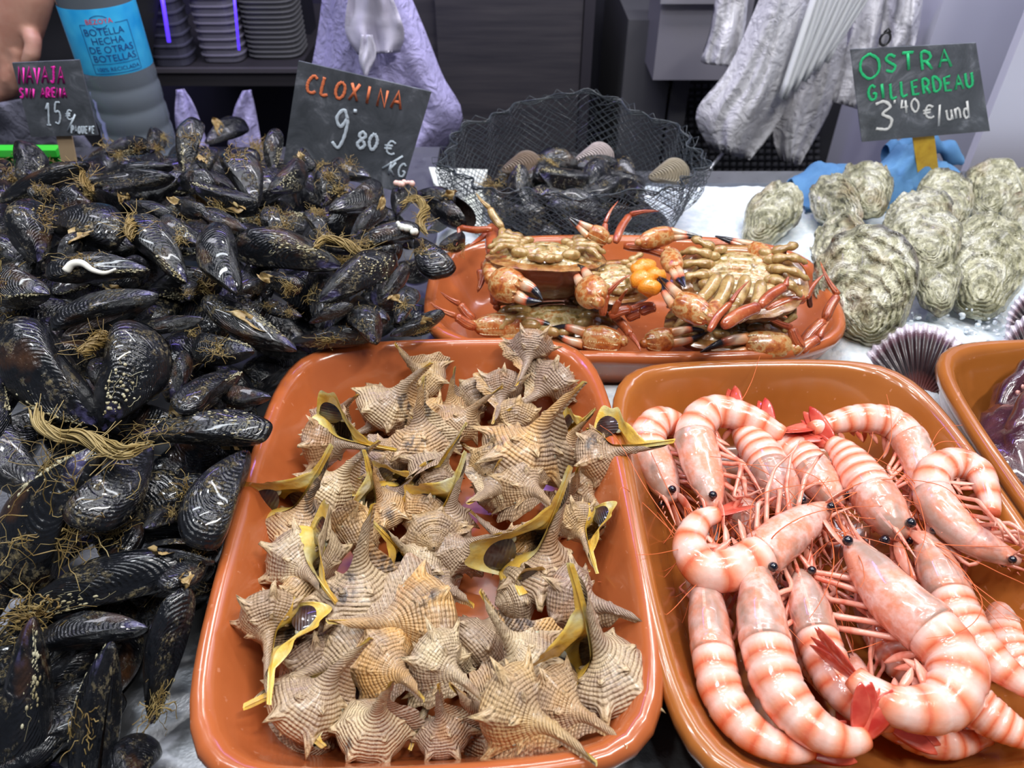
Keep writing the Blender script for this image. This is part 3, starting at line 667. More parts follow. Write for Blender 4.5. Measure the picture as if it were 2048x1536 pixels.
grown(ix('knobbly white barnacle'), ((796, 448), (830, 464), 9, simple('barnacle_white', (.80, .82, .74, 1), .5), 'barnacles'))
grown(ix('pinkish barnacles'), ((792, 366), (824, 368), 9, simple('barnacle_pink', (.75, .48, .42, 1), .5), 'barnacles'))
# the thick rope of golden beard between the giant mussel and the crosswise one
def rope(pix, lift, rad, n, label, seed):
    r = random.Random(seed); C_ = []
    for x, y in pix: z, p = on_heap(x, y); C_.append(CAM+ray(x, y)*(z-lift))
    P = spline(C_, 60); T, N, B = frames(P, (0, 0, 1)); b = MB()
    for i in range(n):
        ph = r.uniform(0, 6.3); rr = rad*r.uniform(.2, 1.1); w_ = r.uniform(3, 9); i0 = r.randrange(0, 18); i1 = r.randrange(42, 60)
        a = ph+np.linspace(0, w_, 60); env = np.interp(np.linspace(0, 1, 60), [0, .25, .7, 1], [.9, .8, 1.3, .35]); Q = P+N*(np.cos(a)*rr*env)[:, None]+B*(np.sin(a)*rr*env)[:, None]
        V, f, U = tube(Q[i0:i1], r.choice((.0003, .0004, .0006)), 4, cap=False); b.add(V, f, U)
    for i in range(26):
        k = r.randrange(4, 56); p = P[k]; d = nrm([r.gauss(0, 1), r.gauss(0, 1), abs(r.gauss(0, .6))]); Q = spline([p, p+d*.008, p+d*.014+np.array([r.gauss(0, .005), r.gauss(0, .005), .001])], 8); V, f, U = tube(Q, .00028, 3, cap=False); b.add(V, f, U)
    tag(b.build('byssus_rope', BYS), label, 'byssus')
rope([(72, 815), (82, 850), (120, 872), (165, 872), (210, 895), (248, 905), (280, 893), (312, 884)], .034, .0042, 60, 'thick twisted rope of golden byssus below the giant ringed mussel', 3)
rope([(160, 712), (185, 690), (215, 672), (226, 668)], .030, .0045, 46, 'felty brown byssus tuft between the giant and the big upright mussel', 5)
rope([(258, 430), (262, 452), (264, 480)], .030, .0042, 46, 'orange byssus tuft right of the barrel-like striped mussel', 6)
rope([(162, 330), (168, 358), (178, 374), (190, 388)], .026, .0030, 36, 'ragged orange byssus strip under the pink price sign', 8)
rope([(628, 500), (650, 478), (690, 486), (720, 505), (745, 502)], .028, .0034, 46, 'curved orange byssus strand right of the large bright-ringed mussel', 9)
rope([(800, 410), (832, 398), (850, 420), (842, 450), (860, 475)], .026, .0042, 50, 'golden byssus mat near the left foot of the net', 10)
# filler mussels beneath the placed ones
taken = set()
def fill_label(px, py):
    o = sorted(used_px, key=lambda q: np.hypot(*(q[0]-(px, py))))
    for q, lb in o[:4]:
        d = np.array([px, py])-q; w = ('right of' if d[0] > 0 else 'left of') if abs(d[0]) > abs(d[1]) else ('below' if d[1] > 0 else 'behind')
        s = 'half-hidden mussel '+w+' the '+lb.split(',')[0]
        if s not in taken and len(s.split()) <= 16: taken.add(s); return s
    return FL
nf = 0; r1 = random.Random(11)
CRX = [-200, 20, 60, 110, 190, 220, 350, 380, 490, 530, 560, 620, 700, 780, 850, 900, 960]; CRY = [330, 320, 310, 315, 320, 262, 262, 250, 250, 275, 300, 320, 360, 372, 392, 410, 450]
FL = 'black mussel deep in the heap, mostly hidden beneath the others'
for gy in np.arange(.13, .93, .042):
    for gx in np.arange(-.62, .0, .046):
        x = gx+r1.uniform(-.015, .015); y = gy+r1.uniform(-.014, .014)
        lim = -.195 if y < .50 else (-.100 if y < .70 else -.07)
        if x > lim: continue
        if y < .26 and x > -.23: continue
        h = heap_h(x, y)
        z = h-.027; q = np.array([x, y, z])-CAM; dz = np.dot(q, FWD); px = 1024+F*q[0]/dz; py = 768-F*np.dot(q, UP)/dz
        cr = np.interp(px, CRX, CRY)
        if px < -120 or py > 1650 or py < cr+26 or (px > 200 and py > 1230): continue
        a = r1.uniform(0, 6.3); L = r1.uniform(.052, .068); d = np.array([math.cos(a), math.sin(a), r1.uniform(-.45, .45)]); d = nrm(d)*L/2
        if y < .24: d[2] *= .2; q = q+np.array([0, 0, .010])
        c = q+CAM; W = L*.5
        ex = r1.choice(['', '', 'g', 'c', 'b', 'gc', 'l', 'cc'])
        t = grow_mussel(c-d, c+d, W, W*.74, math.radians(r1.uniform(-60, 60)), r1.randrange(5), r1.random() < .5, 0, ex, fill_label(px, py), 'mussels deep in the heap'); nf += 1
print('filler mussels', nf)
# low ones tucked against the tray walls and on the steel at the front
for i, (px, py, h) in enumerate([(55, 1335, .018), (150, 1345, .018), (235, 1225, .022), (130, 1440, .016), (10, 1420, .016), (330, 1185, .022), (60, 1500, .016), (230, 1330, .016), (30, 1290, .02), (410, 1130, .022), (120, 1240, .02)]+[(x, y, .03) for x, y in ((440, 1010), (455, 930), (480, 850), (500, 800), (520, 750), (545, 720), (585, 680), (760, 640), (815, 640), (560, 650), (620, 620), (400, 960), (420, 860), (450, 780), (820, 545), (880, 440))]):
    c = on_z(px, py, h); L = r1.uniform(.052, .066); a = r1.uniform(-.6, .6)+(1.45 if i > 10 and i < 18 else r1.choice((0, .8, 1.6))); d = np.array([math.cos(a), math.sin(a), r1.uniform(-.15, .15)])*L/2
    if py > 760 and px > 380: c[0] -= .012
    grow_mussel(c-d, c+d, L*.5, L*.36, r1.uniform(-.7, .7), r1.randrange(5), r1.random() < .5, 0, '', fill_label(px, py), 'mussels deep in the heap'); nf += 1
for gy in np.arange(.15, .92, .06):
    for gx in np.arange(-.60, .0, .06):
        x = gx+r1.uniform(-.015, .015); y = gy+r1.uniform(-.014, .014); lim = -.21 if y < .50 else (-.12 if y < .70 else -.09)
        if x > lim or heap_h(x, y) < .068: continue
        c = np.array([x, y, max(heap_h(x, y)-.055, .02)]); q = c-CAM; dz = np.dot(q, FWD); px = 1024+F*q[0]/dz; py = 768-F*np.dot(q, UP)/dz
        if px < -60 or py > 1600 or py < np.interp(px, CRX, CRY)+45: continue
        a = r1.uniform(0, 6.3); L = .072; d = np.array([math.cos(a), math.sin(a), r1.uniform(-.3, .3)])*L/2
        grow_mussel(c-d, c+d, L*.55, L*.42, r1.uniform(-1, 1), r1.randrange(5), False, 0, '', FL, 'mussels deep in the heap'); nf += 1
print('filler mussels', nf)
# ------------------------------------------------------------------ spiny dye murex snails
m = NM('murex_shell', (.4, .3, .2, 1), .42); v = m.coord('Object', 1.0); u, w_ = m.uv()
cords = m.math('SINE', m.math('MULTIPLY', w_, 200.0)); ax = m.math('SINE', m.math('MULTIPLY', u, 330.0))
n1 = m.noise(v, 3.2, 4); n2 = m.noise(v, 11, 5, .65)
oi = m.node('ShaderNodeObjectInfo')
tone = m.ramp(oi.outputs['Random'], [(0, (.58, .38, .17)), (.25, (.68, .38, .13)), (.45, (.50, .32, .17)), (.65, (.34, .23, .185)), (.82, (.56, .41, .24)), (1, (.72, .57, .35))])
c = m.mix(m.ramp(n1, [(.40, (0, 0, 0)), (.66, (1, 1, 1))]), tone, (.36, .25, .18, 1))
c = m.mix(m.math('MULTIPLY', m.ramp(cords, [(.15, (0, 0, 0)), (.85, (1, 1, 1))]), m.ramp(m.noise(v, 4, 3), [(.35, (.10, .10, .10)), (.65, (.42, .42, .42))])), c, (.84, .64, .38, 1))
c = m.mix(m.math('MULTIPLY', m.ramp(n2, [(.58, (0, 0, 0)), (.68, (1, 1, 1))]), .30), c, (.20, .13, .09, 1))
c = m.mix(m.math('MULTIPLY', m.ramp(m.noise(v, 2.3, 3), [(.58, (0, 0, 0)), (.68, (1, 1, 1))]), .55), c, (.45, .20, .055, 1))
blotch = m.math('MULTIPLY', m.ramp(m.noise(v, 1.9, 2), [(.64, (0, 0, 0)), (.69, (1, 1, 1))]), m.ramp(m.noise(v, 16, 4), [(.42, (0, 0, 0)), (.55, (1, 1, 1))]))
c = m.mix(m.math('MULTIPLY', blotch, .8), c, (.035, .03, .035, 1))
at = m.node('ShaderNodeAttribute', attribute_name='spine'); c = m.mix(m.math('MULTIPLY', at.outputs['Fac'], .75), c, (.62, .44, .23, 1))
m.to(c, 'Base Color'); m.set('Coat Weight', .35); m.set('Coat Roughness', .18)
b1 = m.bump(cords, .5, .0012); b2 = m.bump(m.noise(v, 22, 4, .6), .6, .003, b1); m.to(m.bump(ax, .3, .0006, b2), 'Normal'); MUR = m.m
m = NM('yellow_lip', (.60, .38, .05, 1), .3); v = m.coord('Object', 1.0)
m.to(m.ramp(m.noise(v, 4.5, 4), [(.30, (.74, .70, .50)), (.42, (.70, .58, .22)), (.56, (.76, .48, .07)), (.74, (.52, .28, .07))]), 'Base Color'); m.set('Coat Weight', .7); m.set('Coat Roughness', .1)
m.to(m.bump(m.noise(v, 9, 3), .5, .003), 'Normal'); LIP = m.m
m = NM('operculum', (.03, .02, .02, 1), .28); v = m.coord('Object', 1.0)
m.to(m.ramp(m.noise(v, 5, 4), [(.35, (.012, .010, .012)), (.6, (.05, .02, .016)), (.75, (.12, .11, .11))]), 'Base Color'); m.set('Coat Weight', .8)
tcx = m.node('ShaderNodeTexCoord'); wv = m.node('ShaderNodeTexWave', wave_type='RINGS'); wv.inputs['Scale'].default_value = 14; m.link(tcx.outputs['Object'], wv.inputs['Vector']); m.to(m.bump(wv.outputs['Fac'], .4, .0005), 'Normal'); OPER = m.m
m = NM('snail_flesh', (.50, .46, .38, 1), .3); m.set('Coat Weight', .8); m.set('Subsurface Weight', .2); m.set('Subsurface Scale', .02); v = m.coord('Object', 1)
m.to(m.ramp(m.noise(v, 9, 4), [(.35, (.20, .19, .16)), (.6, (.46, .42, .28))]), 'Base Color'); FLESH = m.m
def murex_mesh(seed, spiky=1.0, canal=1.0, flare=1.0):
    r = random.Random(seed); NS = 70; TURNS = 7.0; per = 6.6+r.uniform(-.4, .5); kk = math.log(1.50)/(2*math.pi)
    # profile R(u), Z(u), apex towards +Z
    ctl = np.array([(.270, -.300, 0), (.350, -.318, 0), (.445, -.355, 0), (.500, -.425, 0), (.510, -.540, 0), (.480, -.670, 0), (.400, -.800, 0), (.285, -.910, 0), (.170, -1.01, 0), (.108, -1.12, 0), (.080, -1.31, 0), (.062, -1.55*canal**.5, 0), (.042, -1.84*canal, 0)])
    PR = spline(ctl, 46)[:, :2]; nu = len(PR); DZ = -.14; L = 1.84*canal
    th = -np.arange(int(TURNS*NS)+1)*2*math.pi/NS  # goes back from the mouth
    bend = r.uniform(-.07, .07)
    tu = np.linspace(0, 1, nu); arc = np.linalg.norm(np.diff(PR, axis=0, prepend=PR[:1]), axis=1).cumsum(); arc /= arc[-1]
    V = np.zeros((len(th), nu, 3)); SP = np.zeros((len(th), nu)); s = np.exp(kk*th)
    sh = 3*(nu-1)/12; mid = 5.2*(nu-1)/12; low = 9.2*(nu-1)/12
    for i, t in enumerate(th):
        ph = (-t/(2*math.pi)*per) % 1.0; dph = min(ph, 1-ph)*2*math.pi/per  # angle from the varix
        var = math.exp(-(dph/.16)**2); sp = math.exp(-abs(dph/.10)**1.5)
        k = round(-t/(2*math.pi)*per); q = ((k*37+seed*13) % 10)/10
        j = np.arange(nu)
        body = np.exp(-((j-sh-2)/7.)**2)
        R = PR[:, 0]*(1+.075*var*body)
        a1 = sp*np.exp(-np.abs((j-sh)/1.5)**1.6)*(.20+.12*q)*spiky; a2 = sp*np.exp(-((j-mid)/1.1)**2)*(.09+.06*((q*7) % 1))*spiky; a3 = sp*np.exp(-((j-low)/1.0)**2)*.035*(1 if k % 2 else 0)
        cordz = .004*np.sin(j*2.1)*body
        R = R+a1*.90+a2+a3+cordz; Z = PR[:, 1]+a1*.62-a2*.1
        SP[i] = np.clip((a1*1.05+a2*2.0+a3*2)*6-.15, 0, 1)
        V[i, :, 0] = s[i]*R*math.cos(t); V[i, :, 1] = s[i]*R*math.sin(t); V[i, :, 2] = s[i]*Z
    X = V.reshape(-1, 3)
    f = [tuple(reversed(q)) for q in grid_faces(len(th), nu)]
    U = np.stack([np.repeat(-th/(2*math.pi)*s**.3, nu), np.tile(arc, len(th))], 1)
    def fin(P):  # to local frame: x from canal tip (-.5) to apex (.5)
        P = np.asarray(P, float).copy(); zz = (P[:, 2]+L)/L; P[:, 0] += bend*np.clip(.5-zz, 0, 1)**1.5
        return np.stack([zz-.5, -P[:, 0]/L, P[:, 1]/L], 1)
    me = mk('shell', fin(X), f, MUR, 'mesh', True, U)
    at = me.attributes.new('spine', 'FLOAT', 'POINT'); at.data.foreach_set('value', SP.ravel())
    # outer lip, flared: from the mouth edge forwards, shell outside and yellow inside
    nl = 12; ph = np.linspace(0, 1, nl); O = np.zeros((nl, nu, 3)); j = np.arange(nu)/(nu-1)
    wid = np.clip(np.sin(np.clip(j*1.42, 0, 1)*math.pi), 0, 1)**.7
    for i, p in enumerate(ph):
        a = p*.20*flare; wav = 1+.16*np.sin(j*30+seed)*p+.10*np.sin(j*13)*p
        R = PR[:, 0]+(.23*flare*p**1.1*wid+.03*p)*wav; Z = PR[:, 1]-.02*p
        aa = a*(.25+.75*wid)*np.clip(.35/np.maximum(PR[:, 0], .1), .6, 2.0)
        O[i, :, 0] = R*np.cos(aa); O[i, :, 1] = R*np.sin(aa); O[i, :, 2] = Z
    Oo = O.reshape(-1, 3); I = O.copy(); I[..., 0] -= .022; I[..., 1] += .004; I[-1] = O[-1]
    # inside wall running back into the mouth
    nb = 8; Bk = np.zeros((nb, nu, 3))
    for i in range(nb):
        t = -(i+1)*.11; sc_ = math.exp(kk*t); R = np.maximum(PR[:, 0]-.03-.004*i, .012); Bk[i, :, 0] = sc_*R*math.cos(t); Bk[i, :, 1] = sc_*R*math.sin(t); Bk[i, :, 2] = sc_*PR[:, 1]
    outer = mk('outer_lip', fin(Oo), grid_faces(nl, nu), MUR, 'mesh', True, np.stack([np.repeat(ph*.08, nu), np.tile(arc, nl)], 1))
    IN = np.vstack([I[::-1].reshape(-1, 3), Bk.reshape(-1, 3)]); 
    inner = mk('yellow_lip', fin(IN), grid_faces(nl+nb, nu), LIP, 'mesh')
    # inner (columellar) callus over the previous whorl and along the canal
    nc = 14; C = np.zeros((nc, nu, 3)); s1 = math.exp(kk*-2*math.pi)
    for i in range(nc):
        p = i/(nc-1); t = -.75+p*1.35; q = s1*math.exp(kk*t)
        for jj in range(nu):
            zz = PR[jj, 1]
            R = np.interp(-zz, -PR[:, 1]*q, PR[:, 0]*q); R = max(R, .035)+.018+.05*max(0, p-.75)*math.sin(math.pi*min(1, jj/nu*1.3))
            if zz > -.33: R = PR[jj, 0]*.98*math.exp(kk*t)
            tt = t*(1 if jj < nu*.55 else .8); C[i, jj] = (R*math.cos(tt), R*math.sin(tt), zz*(1 if zz > -.3 else 1))
    cal = mk('inner_lip', fin(C.reshape(-1, 3)), grid_faces(nc, nu), LIP, 'mesh')
    # operculum: an oval disc plugging the mouth, tilted
    b = MB(); n_, m_ = 26, 7; P = []
    for i in range(m_):
        g = i/(m_-1)
        for q in range(n_):
            a = 2*math.pi*q/n_; P.append((.43+.165*g*math.cos(a)*(1+.12*math.sin(a)), .045-.03*g*g+.03*g*math.cos(a), -.59+.225*g*math.sin(a)))
    b.add(fin(np.array(P)), grid_faces(m_, n_, wrap_m=True)); op = b.build('operculum', OPER, 'mesh')
    b = MB(); V_, f_, _ = blob((.36, -.03, -.78), (.05, .02, .07), 14, 8); V_ = fin(V_); b.add(V_, f_); fl = b.build('flesh', FLESH, 'mesh')
    return dict(shell=me, outer_lip=outer, yellow_lip=inner, inner_lip=cal, operculum=op, flesh=fl)
MUREX = [murex_mesh(3, 1.0, 1.0, 1.0), murex_mesh(8, 1.25, 1.03, 1.15), murex_mesh(12, .7, .97, 1.05), murex_mesh(17, 1.1, 1.0, 1.3), murex_mesh(23, .9, 1.05, .85)]
def put_murex(tip, apex, h, roll, var, label, L=None, near=None, wide=1.0, pts=None, group='spiny snails in the orange tray'):
    if pts is None:
        q0, q1 = place2(tip, apex, h); l0 = np.linalg.norm(q1-q0)
        L *= 1.08
        if l0 > .55*L: L = min(L, max(l0*1.13, L*.80))
        near = near if near is not None else (0 if l0 > .50*L else None)
    P0, P1 = pts if pts is not None else place2(tip, apex, h, L, near); c = (P0+P1)/2; l = np.linalg.norm(P1-P0)
    # mouth tangent is +y of the sweep = local +z
    M = axes_matrix(P1-P0, CAM-c, c, math.radians(roll), (l, l*wide*1.12, l*wide*1.12)); t = empty('sea_snail', M, label, 'sea snail', group)
    for k, me in MUREX[var % 5].items(): inst(k, me, t)
    return t
# canal tip px, apex px, height, roll (0 mouth to the lens, 180 back to the lens), variant, near end, label
SN = [
 ((787, 690), (872, 790), .052, 180, 0, .070, 'whitish snail with a stub canal pointing up at the far rim'),
 ((1038, 772), (1078, 668), .066, 170, 1, .068, 'spiny snail perched on the far right rim, spire straight up'),
 ((858, 722), (728, 842), .050, 175, 2, .075, 'amber ribbed snail lying diagonally below the stub canal one'),
 ((843, 752), (825, 935), .054, 190, 0, .078, 'snail standing back-on with a thin violet canal pointing straight up'),
 ((905, 735), (892, 860), .042, 150, 3, .066, 'rounded grey snail behind the violet canal one'),
 ((925, 745), (955, 812), .030, 180, 4, .055, 'small orange snail low against the far wall'),
 ((990, 850), (1018, 748), .044, 200, 1, .066, 'greenish knobbly snail left of the one with its spire on the far rim'),
 ((1018, 825), (1148, 748), .048, 175, 3, .072, 'ribbed snail directly below the one perched on the far right rim'),
 ((1000, 772), (885, 862), .050, 120, 1, .074, 'grey snail with a crimped lip edge near the tray centre top'),
 ((712, 785), (638, 858), .040, 185, 4, .066, 'violet brown snail close to the far left wall'),
 ((792, 908), (602, 868), .052, -20, 3, .078, 'snail showing a grey round operculum, far left, canal pointing right'),
 ((1160, 757), (992, 948), .066, 178, 1, .092, 'largest pale grey spiny snail at the far right'),
 ((1190, 822), (1105, 905), .044, 60, 2, .070, 'thin lipped snail behind the largest pale one, against the right wall'),
 ((1348, 888), (1148, 912), .064, 30, 0, .082, 'snail whose long canal sticks out over the right rim'),
 ((938, 845), (845, 985), .050, -60, 3, .076, 'snail with a bright yellow groove pointing up in the middle'),
 ((672, 895), (556, 1098), .052, 5, 3, .084, 'snail at the left wall with its yellow mouth turned left'),
 ((752, 876), (612, 1012), .042, 180, 4, .078, 'snail with a long knobbly canal behind the left wall pair'),
 ((733, 898), (778, 1062), .048, 0, 0, .074, 'snail with a glossy round dark operculum at left centre'),
 ((720, 960), (810, 905), .032, 180, 2, .060, 'small grey snail low between left and middle snails'),
 ((855, 930), (770, 1010), .034, 10, 2, .068, 'low snail showing a brown operculum at the tray centre'),
 ((937, 908), (868, 1100), .052, 35, 3, .080, 'violet snail with a yellow fringe on its left, canal up'),
 ((1005, 880), (970, 950), .040, 175, 1, .055, 'little orange brown spire end facing the camera in the middle'),
 ((940, 1012), (1030, 955), .040, 170, 2, .068, 'grey brown snail lying right of the yellow fringed one'),
 ((1115, 1015), (1032, 945), .046, 185, 1, .066, 'snail with three crown-like spines above the big yellow mouthed one'),
 ((1150, 935), (1135, 1045), .034, 170, 0, .068, 'tan snail tucked under the one with its canal over the rim'),
 ((1236, 1062), (1150, 955), .038, 40, 4, .074, 'thin yellow-edged canal hanging down beside the right wall'),
 ((1152, 936), (1050, 1205), .064, -18, 3, .096, 'big snail with an open yellow mouth and dark red operculum, right of centre'),
 ((1188, 1150), (1150, 1010), .046, -15, 1, .068, 'upside-down brown snail with a silvery operculum at the right wall'),
 ((1000, 1062), (872, 1108), .042, 160, 2, .064, 'pale spiral snail with its little spire pointing left at the tray centre'),
 ((738, 1008), (690, 1262), .062, 178, 0, .094, 'large snail with a blue-black blotch, back-on, left of centre'),
 ((668, 1215), (582, 1092), .050, -30, 3, .078, 'snail with a wide pale yellow mouth behind the blotched one'),
 ((748, 1035), (862, 1160), .050, -10, 4, .080, 'purplish snail right of the blotched one with a yellow flap'),
 ((845, 1022), (868, 1098), .034, 180, 2, .055, 'small knobbly spire end beneath the yellow fringed snail'),
 ((950, 1205), (850, 1150), .030, 180, 0, .068, 'dark grey snail sunk in shade at the tray middle'),
 ((655, 1252), (918, 1244), .046, 178, 2, .078, 'snail lying crosswise with its spiny spire pointing right'),
 ((527, 1410), (548, 1180), .056, -12, 1, .080, 'snail at the left wall standing canal down, mouth with grey operculum'),
 ((484, 1402), (748, 1290), .040, 0, 3, .078, 'snail with a long yellow canal reaching to the near left corner'),
 ((735, 1272), (560, 1452), .048, 172, 0, .082, 'tan snail in the near left corner, canal pointing up right'),
 ((852, 1392), (752, 1290), .042, 168, 2, .066, 'pale triangular snail with a smooth ridge, near the tray front'),
 ((978, 1402), (848, 1288), .048, 182, 1, .072, 'ribbed snail in front centre with its canal pointing down right'),
 ((953, 1188), (1082, 1378), .054, 176, 4, .082, 'smooth whitish round snail with a short canal pointing up left'),
 ((1153, 1125), (1232, 1432), .068, 12, 3, .096, 'biggest open snail with a spread yellow mouth, near right corner'),
 ((1302, 1240), (1095, 1172), .050, 165, 1, .078, 'snail pointing its knobbly canal at the right wall'),
 ((776, 1362), (728, 1482), .046, 172, 2, .060, 'orange topped snail at the near wall, spire to the camera'),
 ((872, 1368), (886, 1500), .040, 190, 0, .058, 'snail hanging a single spine over the near wall'),
 ((1198, 1514), (975, 1368), .058, 178, 1, .084, 'snail whose pale canal crosses the near rim'),
 ((1258, 1482), (1075, 1368), .048, 185, 4, .078, 'snail with its canal lying along the near right corner'),
 ((898, 1380), (1010, 1480), .034, 150, 3, .070, 'brown snail underneath the one whose canal crosses the rim'),
 ((640, 1500), (590, 1450), .028, 20, 3, .060, 'yellowish shell end under the tan corner snail'),
]
for i, (tp, ap, h, roll, var, L, lb) in enumerate(SN): put_murex(tp, ap, h, roll-90 if False else roll, var, lb, L)
r2 = random.Random(4)
rm = Matrix.Rotation(TM['rot'], 3, 'Z')
for i, (gx, gy) in enumerate([(-.055, .105), (.0, .10), (.055, .09), (-.06, .05), (-.01, .05), (.05, .045), (-.065, -.005), (-.015, .0), (.04, -.01), (.065, -.05), (-.07, -.055), (-.02, -.055), (.03, -.07), (-.06, -.105), (0, -.11), (.06, -.11)]):
    p = np.array(rm @ Vector((gx, gy, 0)))+np.array([TM['cx'], TM['cy'], .026+r2.uniform(0, .008)]); a = r2.uniform(0, 6.3); d = np.array([math.cos(a), math.sin(a), r2.uniform(-.2, .2)])*.033
    put_murex(None, None, 0, r2.uniform(0, 360), i, 'snail at the bottom of the tray, mostly hidden beneath the others', pts=(p-d, p+d), group='snails at the bottom of the orange tray')
# ------------------------------------------------------------------ prawns
def prawn_mat(name, body):
    m = NM(name, (.8, .4, .3, 1), .25); v = m.coord('Object', 1.0); u, w_ = m.uv()
    n1 = m.noise(v, 60, 4, .6); n2 = m.noise(v, 130, 4)
    if body:
        # u runs along the abdomen, 6 segments; w_ around it
        seg = m.math('FRACT', m.math('MULTIPLY', u, 6.0))
        band = m.ramp(m.math('ADD', seg, m.math('MULTIPLY', m.math('SUBTRACT', n1, .5), .35)), [(.0, (.74, .17, .08)), (.08, (.80, .30, .17)), (.24, (.88, .56, .47)), (.5, (.90, .66, .58)), (.66, (.88, .50, .38)), (.84, (.84, .30, .16)), (.95, (.74, .15, .06)), (1, (.70, .14, .06))])
        c = m.mix(m.math('MULTIPLY', m.ramp(n2, [(.35, (0, 0, 0)), (.7, (1, 1, 1))]), .35), band, (.80, .30, .20, 1))
    else:
        c = m.ramp(n1, [(.28, (.80, .48, .42)), (.44, (.80, .30, .18)), (.58, (.86, .55, .48)), (.74, (.72, .18, .09))])
        grey = m.math('MULTIPLY', m.ramp(m.noise(v, 34, 3), [(.42, (0, 0, 0)), (.56, (1, 1, 1))]), m.ramp(w_, [(.12, (1, 1, 1)), (.22, (0, 0, 0)), (.78, (0, 0, 0)), (.88, (1, 1, 1))]))
        c = m.mix(m.math('MULTIPLY', grey, .75), c, (.30, .22, .17, 1))
    m.to(c, 'Base Color'); m.set('Subsurface Weight', .12); m.set('Subsurface Scale', .004); m.set('Subsurface Radius', (1, .4, .3))
    m.set('Coat Weight', .8); m.set('Coat Roughness', .07); m.to(m.bump(m.noise(v, 220, 3), .22, .0012), 'Normal'); return m.m
PAB = prawn_mat('prawn_abdomen', True); PCA = prawn_mat('prawn_carapace', False)
m = NM('prawn_leg', (.72, .22, .13, 1), .3); v = m.coord('Object', 1.0); m.to(m.ramp(m.noise(v, 90, 3), [(.3, (.68, .13, .07)), (.5, (.80, .34, .24)), (.75, (.82, .48, .38))]), 'Base Color'); m.set('Coat Weight', .6); m.set('Coat Roughness', .1); PLG = m.m
m = NM('prawn_red', (.62, .05, .025, 1), .28); v = m.coord('Object', 1.0); m.to(m.ramp(m.noise(v, 70, 3), [(.3, (.50, .03, .02)), (.7, (.78, .16, .10))]), 'Base Color'); m.set('Coat Weight', .7); PRD = m.m
PEYE = simple('prawn_eye', (.006, .006, .012, 1), .08, Coat_Weight=1.0)
PANT = simple('antenna', (.72, .16, .045, 1), .4)
def prawn(path, wpx, h, dors, label, legs=5, ant=3, fan=None, seed=0, eye=True, tail=True, h1=None, group='prawns in the brown tray'):
    """path head -> tail in pixels at height h (h1 at the tail); dors = angle of the back: 0 towards the lens, +90 to the right of the walking direction as seen"""
    r = random.Random(seed*7+1); k = len(path); h1 = h if h1 is None else h1
    P = np.array([on_z(x, y, h+(h1-h)*i/(k-1)) if len(q) == 2 else on_z(x, y, q[2]) for i, q in enumerate(path) for x, y in [q[:2]]])
    n = 90; S = spline(P, n); T = np.gradient(S, axis=0); T /= np.linalg.norm(T, axis=1)[:, None]
    mid = S[n//3]; z = np.dot(mid-CAM, FWD); W = wpx*z/F; R0 = W/2
    view = np.array([nrm(CAM-s) for s in S]); N0 = view-T*np.sum(view*T, 1)[:, None]; N0 /= np.linalg.norm(N0, axis=1)[:, None]; B0 = np.cross(T, N0)
    a = math.radians(dors); N = N0*math.cos(a)+B0*math.sin(a); B = np.cross(T, N)   # N: dorsal
    root = empty('prawn', None, label, 'prawn', group)
    t = np.linspace(0, 1, n); L = np.linalg.norm(np.diff(S, axis=0), axis=1).sum()
    ce = int(n*.42); kr = 28; ang = np.arange(kr)*2*math.pi/kr
    def sweep(i0, i1, rad, vert, lat, name, mat, thick=1.0, off=0):
        V = []; U = []
        for q, i in enumerate(range(i0, i1)):
            for j in range(kr):
                c_, s_ = math.cos(ang[j]), math.sin(ang[j]); vv = vert[i] if c_ > 0 else vert[i]*.86
                V.append(S[i]+N[i]*(c_*rad[i]*vv+off)+B[i]*s_*rad[i]*lat[i]); U.append((q/(i1-i0-1), j/kr))
        V += [S[i0], S[i1-1]]; U += [(0, 0), (1, 0)]; m_ = i1-i0; f = grid_faces(m_, kr, wrap_m=True)+[(m_*kr, (j+1) % kr, j) for j in range(kr)]+[(m_*kr+1, (m_-1)*kr+j, (m_-1)*kr+(j+1) % kr) for j in range(kr)]
        return mk(name, V, f, mat, root, True, U)
    rad = np.interp(t, [0, .03, .08, .16, .28, .40, .44, .55, .70, .82, .92, 1], [.10, .28, .52, .80, 1.0, 1.02, .98, .98, .86, .70, .50, .34])*R0
    one = np.ones(n)
    rc = rad.copy(); rc[ce-2:ce+2] *= 1.03
    sweep(3, ce+2, rc, one*1.05, one*.90, 'carapace', PCA)
    ra = rad.copy()
    for i in range(ce, n):
        s_ = ((i-ce)/(n-ce)*6) % 1; ra[i] *= 1.03-.085*max(0, (.22-s_)/.22)-.02*s_
    sweep(ce-1, n-3, ra, one*1.0, one*.92, 'abdomen', PAB)
    # rostrum
    b = MB(); tip = S[0]-T[2]*R0*1.1+N[2]*R0*.55; V, f, U = tube(spline([S[12]+N[12]*rad[12]*.85, S[4]+N[4]*rad[4]*1.2, tip], 10), np.linspace(R0*.16, R0*.015, 10), 6, N[5], .9); b.add(V, f, U)
    for q in range(5):
        p = S[11]+(tip-S[11])*(.15+.15*q)+N[6]*R0*(.16+.02*q)+N[8]*R0*.62*(1-.15*q)*.6; V, f, U = tube([p, p-T[5]*R0*.16+N[5]*R0*.12], [R0*.04, .0001], 4, B[5]); b.add(V, f, U)
    b.build('rostrum', PLG, root)
    # eyes on short stalks
    for s_ in (-1, 1):
        e = S[6]+B[6]*s_*rad[9]*.98+N[6]*rad[9]*.45
        V, f, U = tube([S[8]+B[8]*s_*rad[8]*.4, e], [R0*.12, R0*.10], 6); st = mk('eye_stalk', V, f, PLG, root, True, U)
        V, f, _ = blob(e, R0*.20, 12, 8); mk('eye', V, f, PEYE, st)
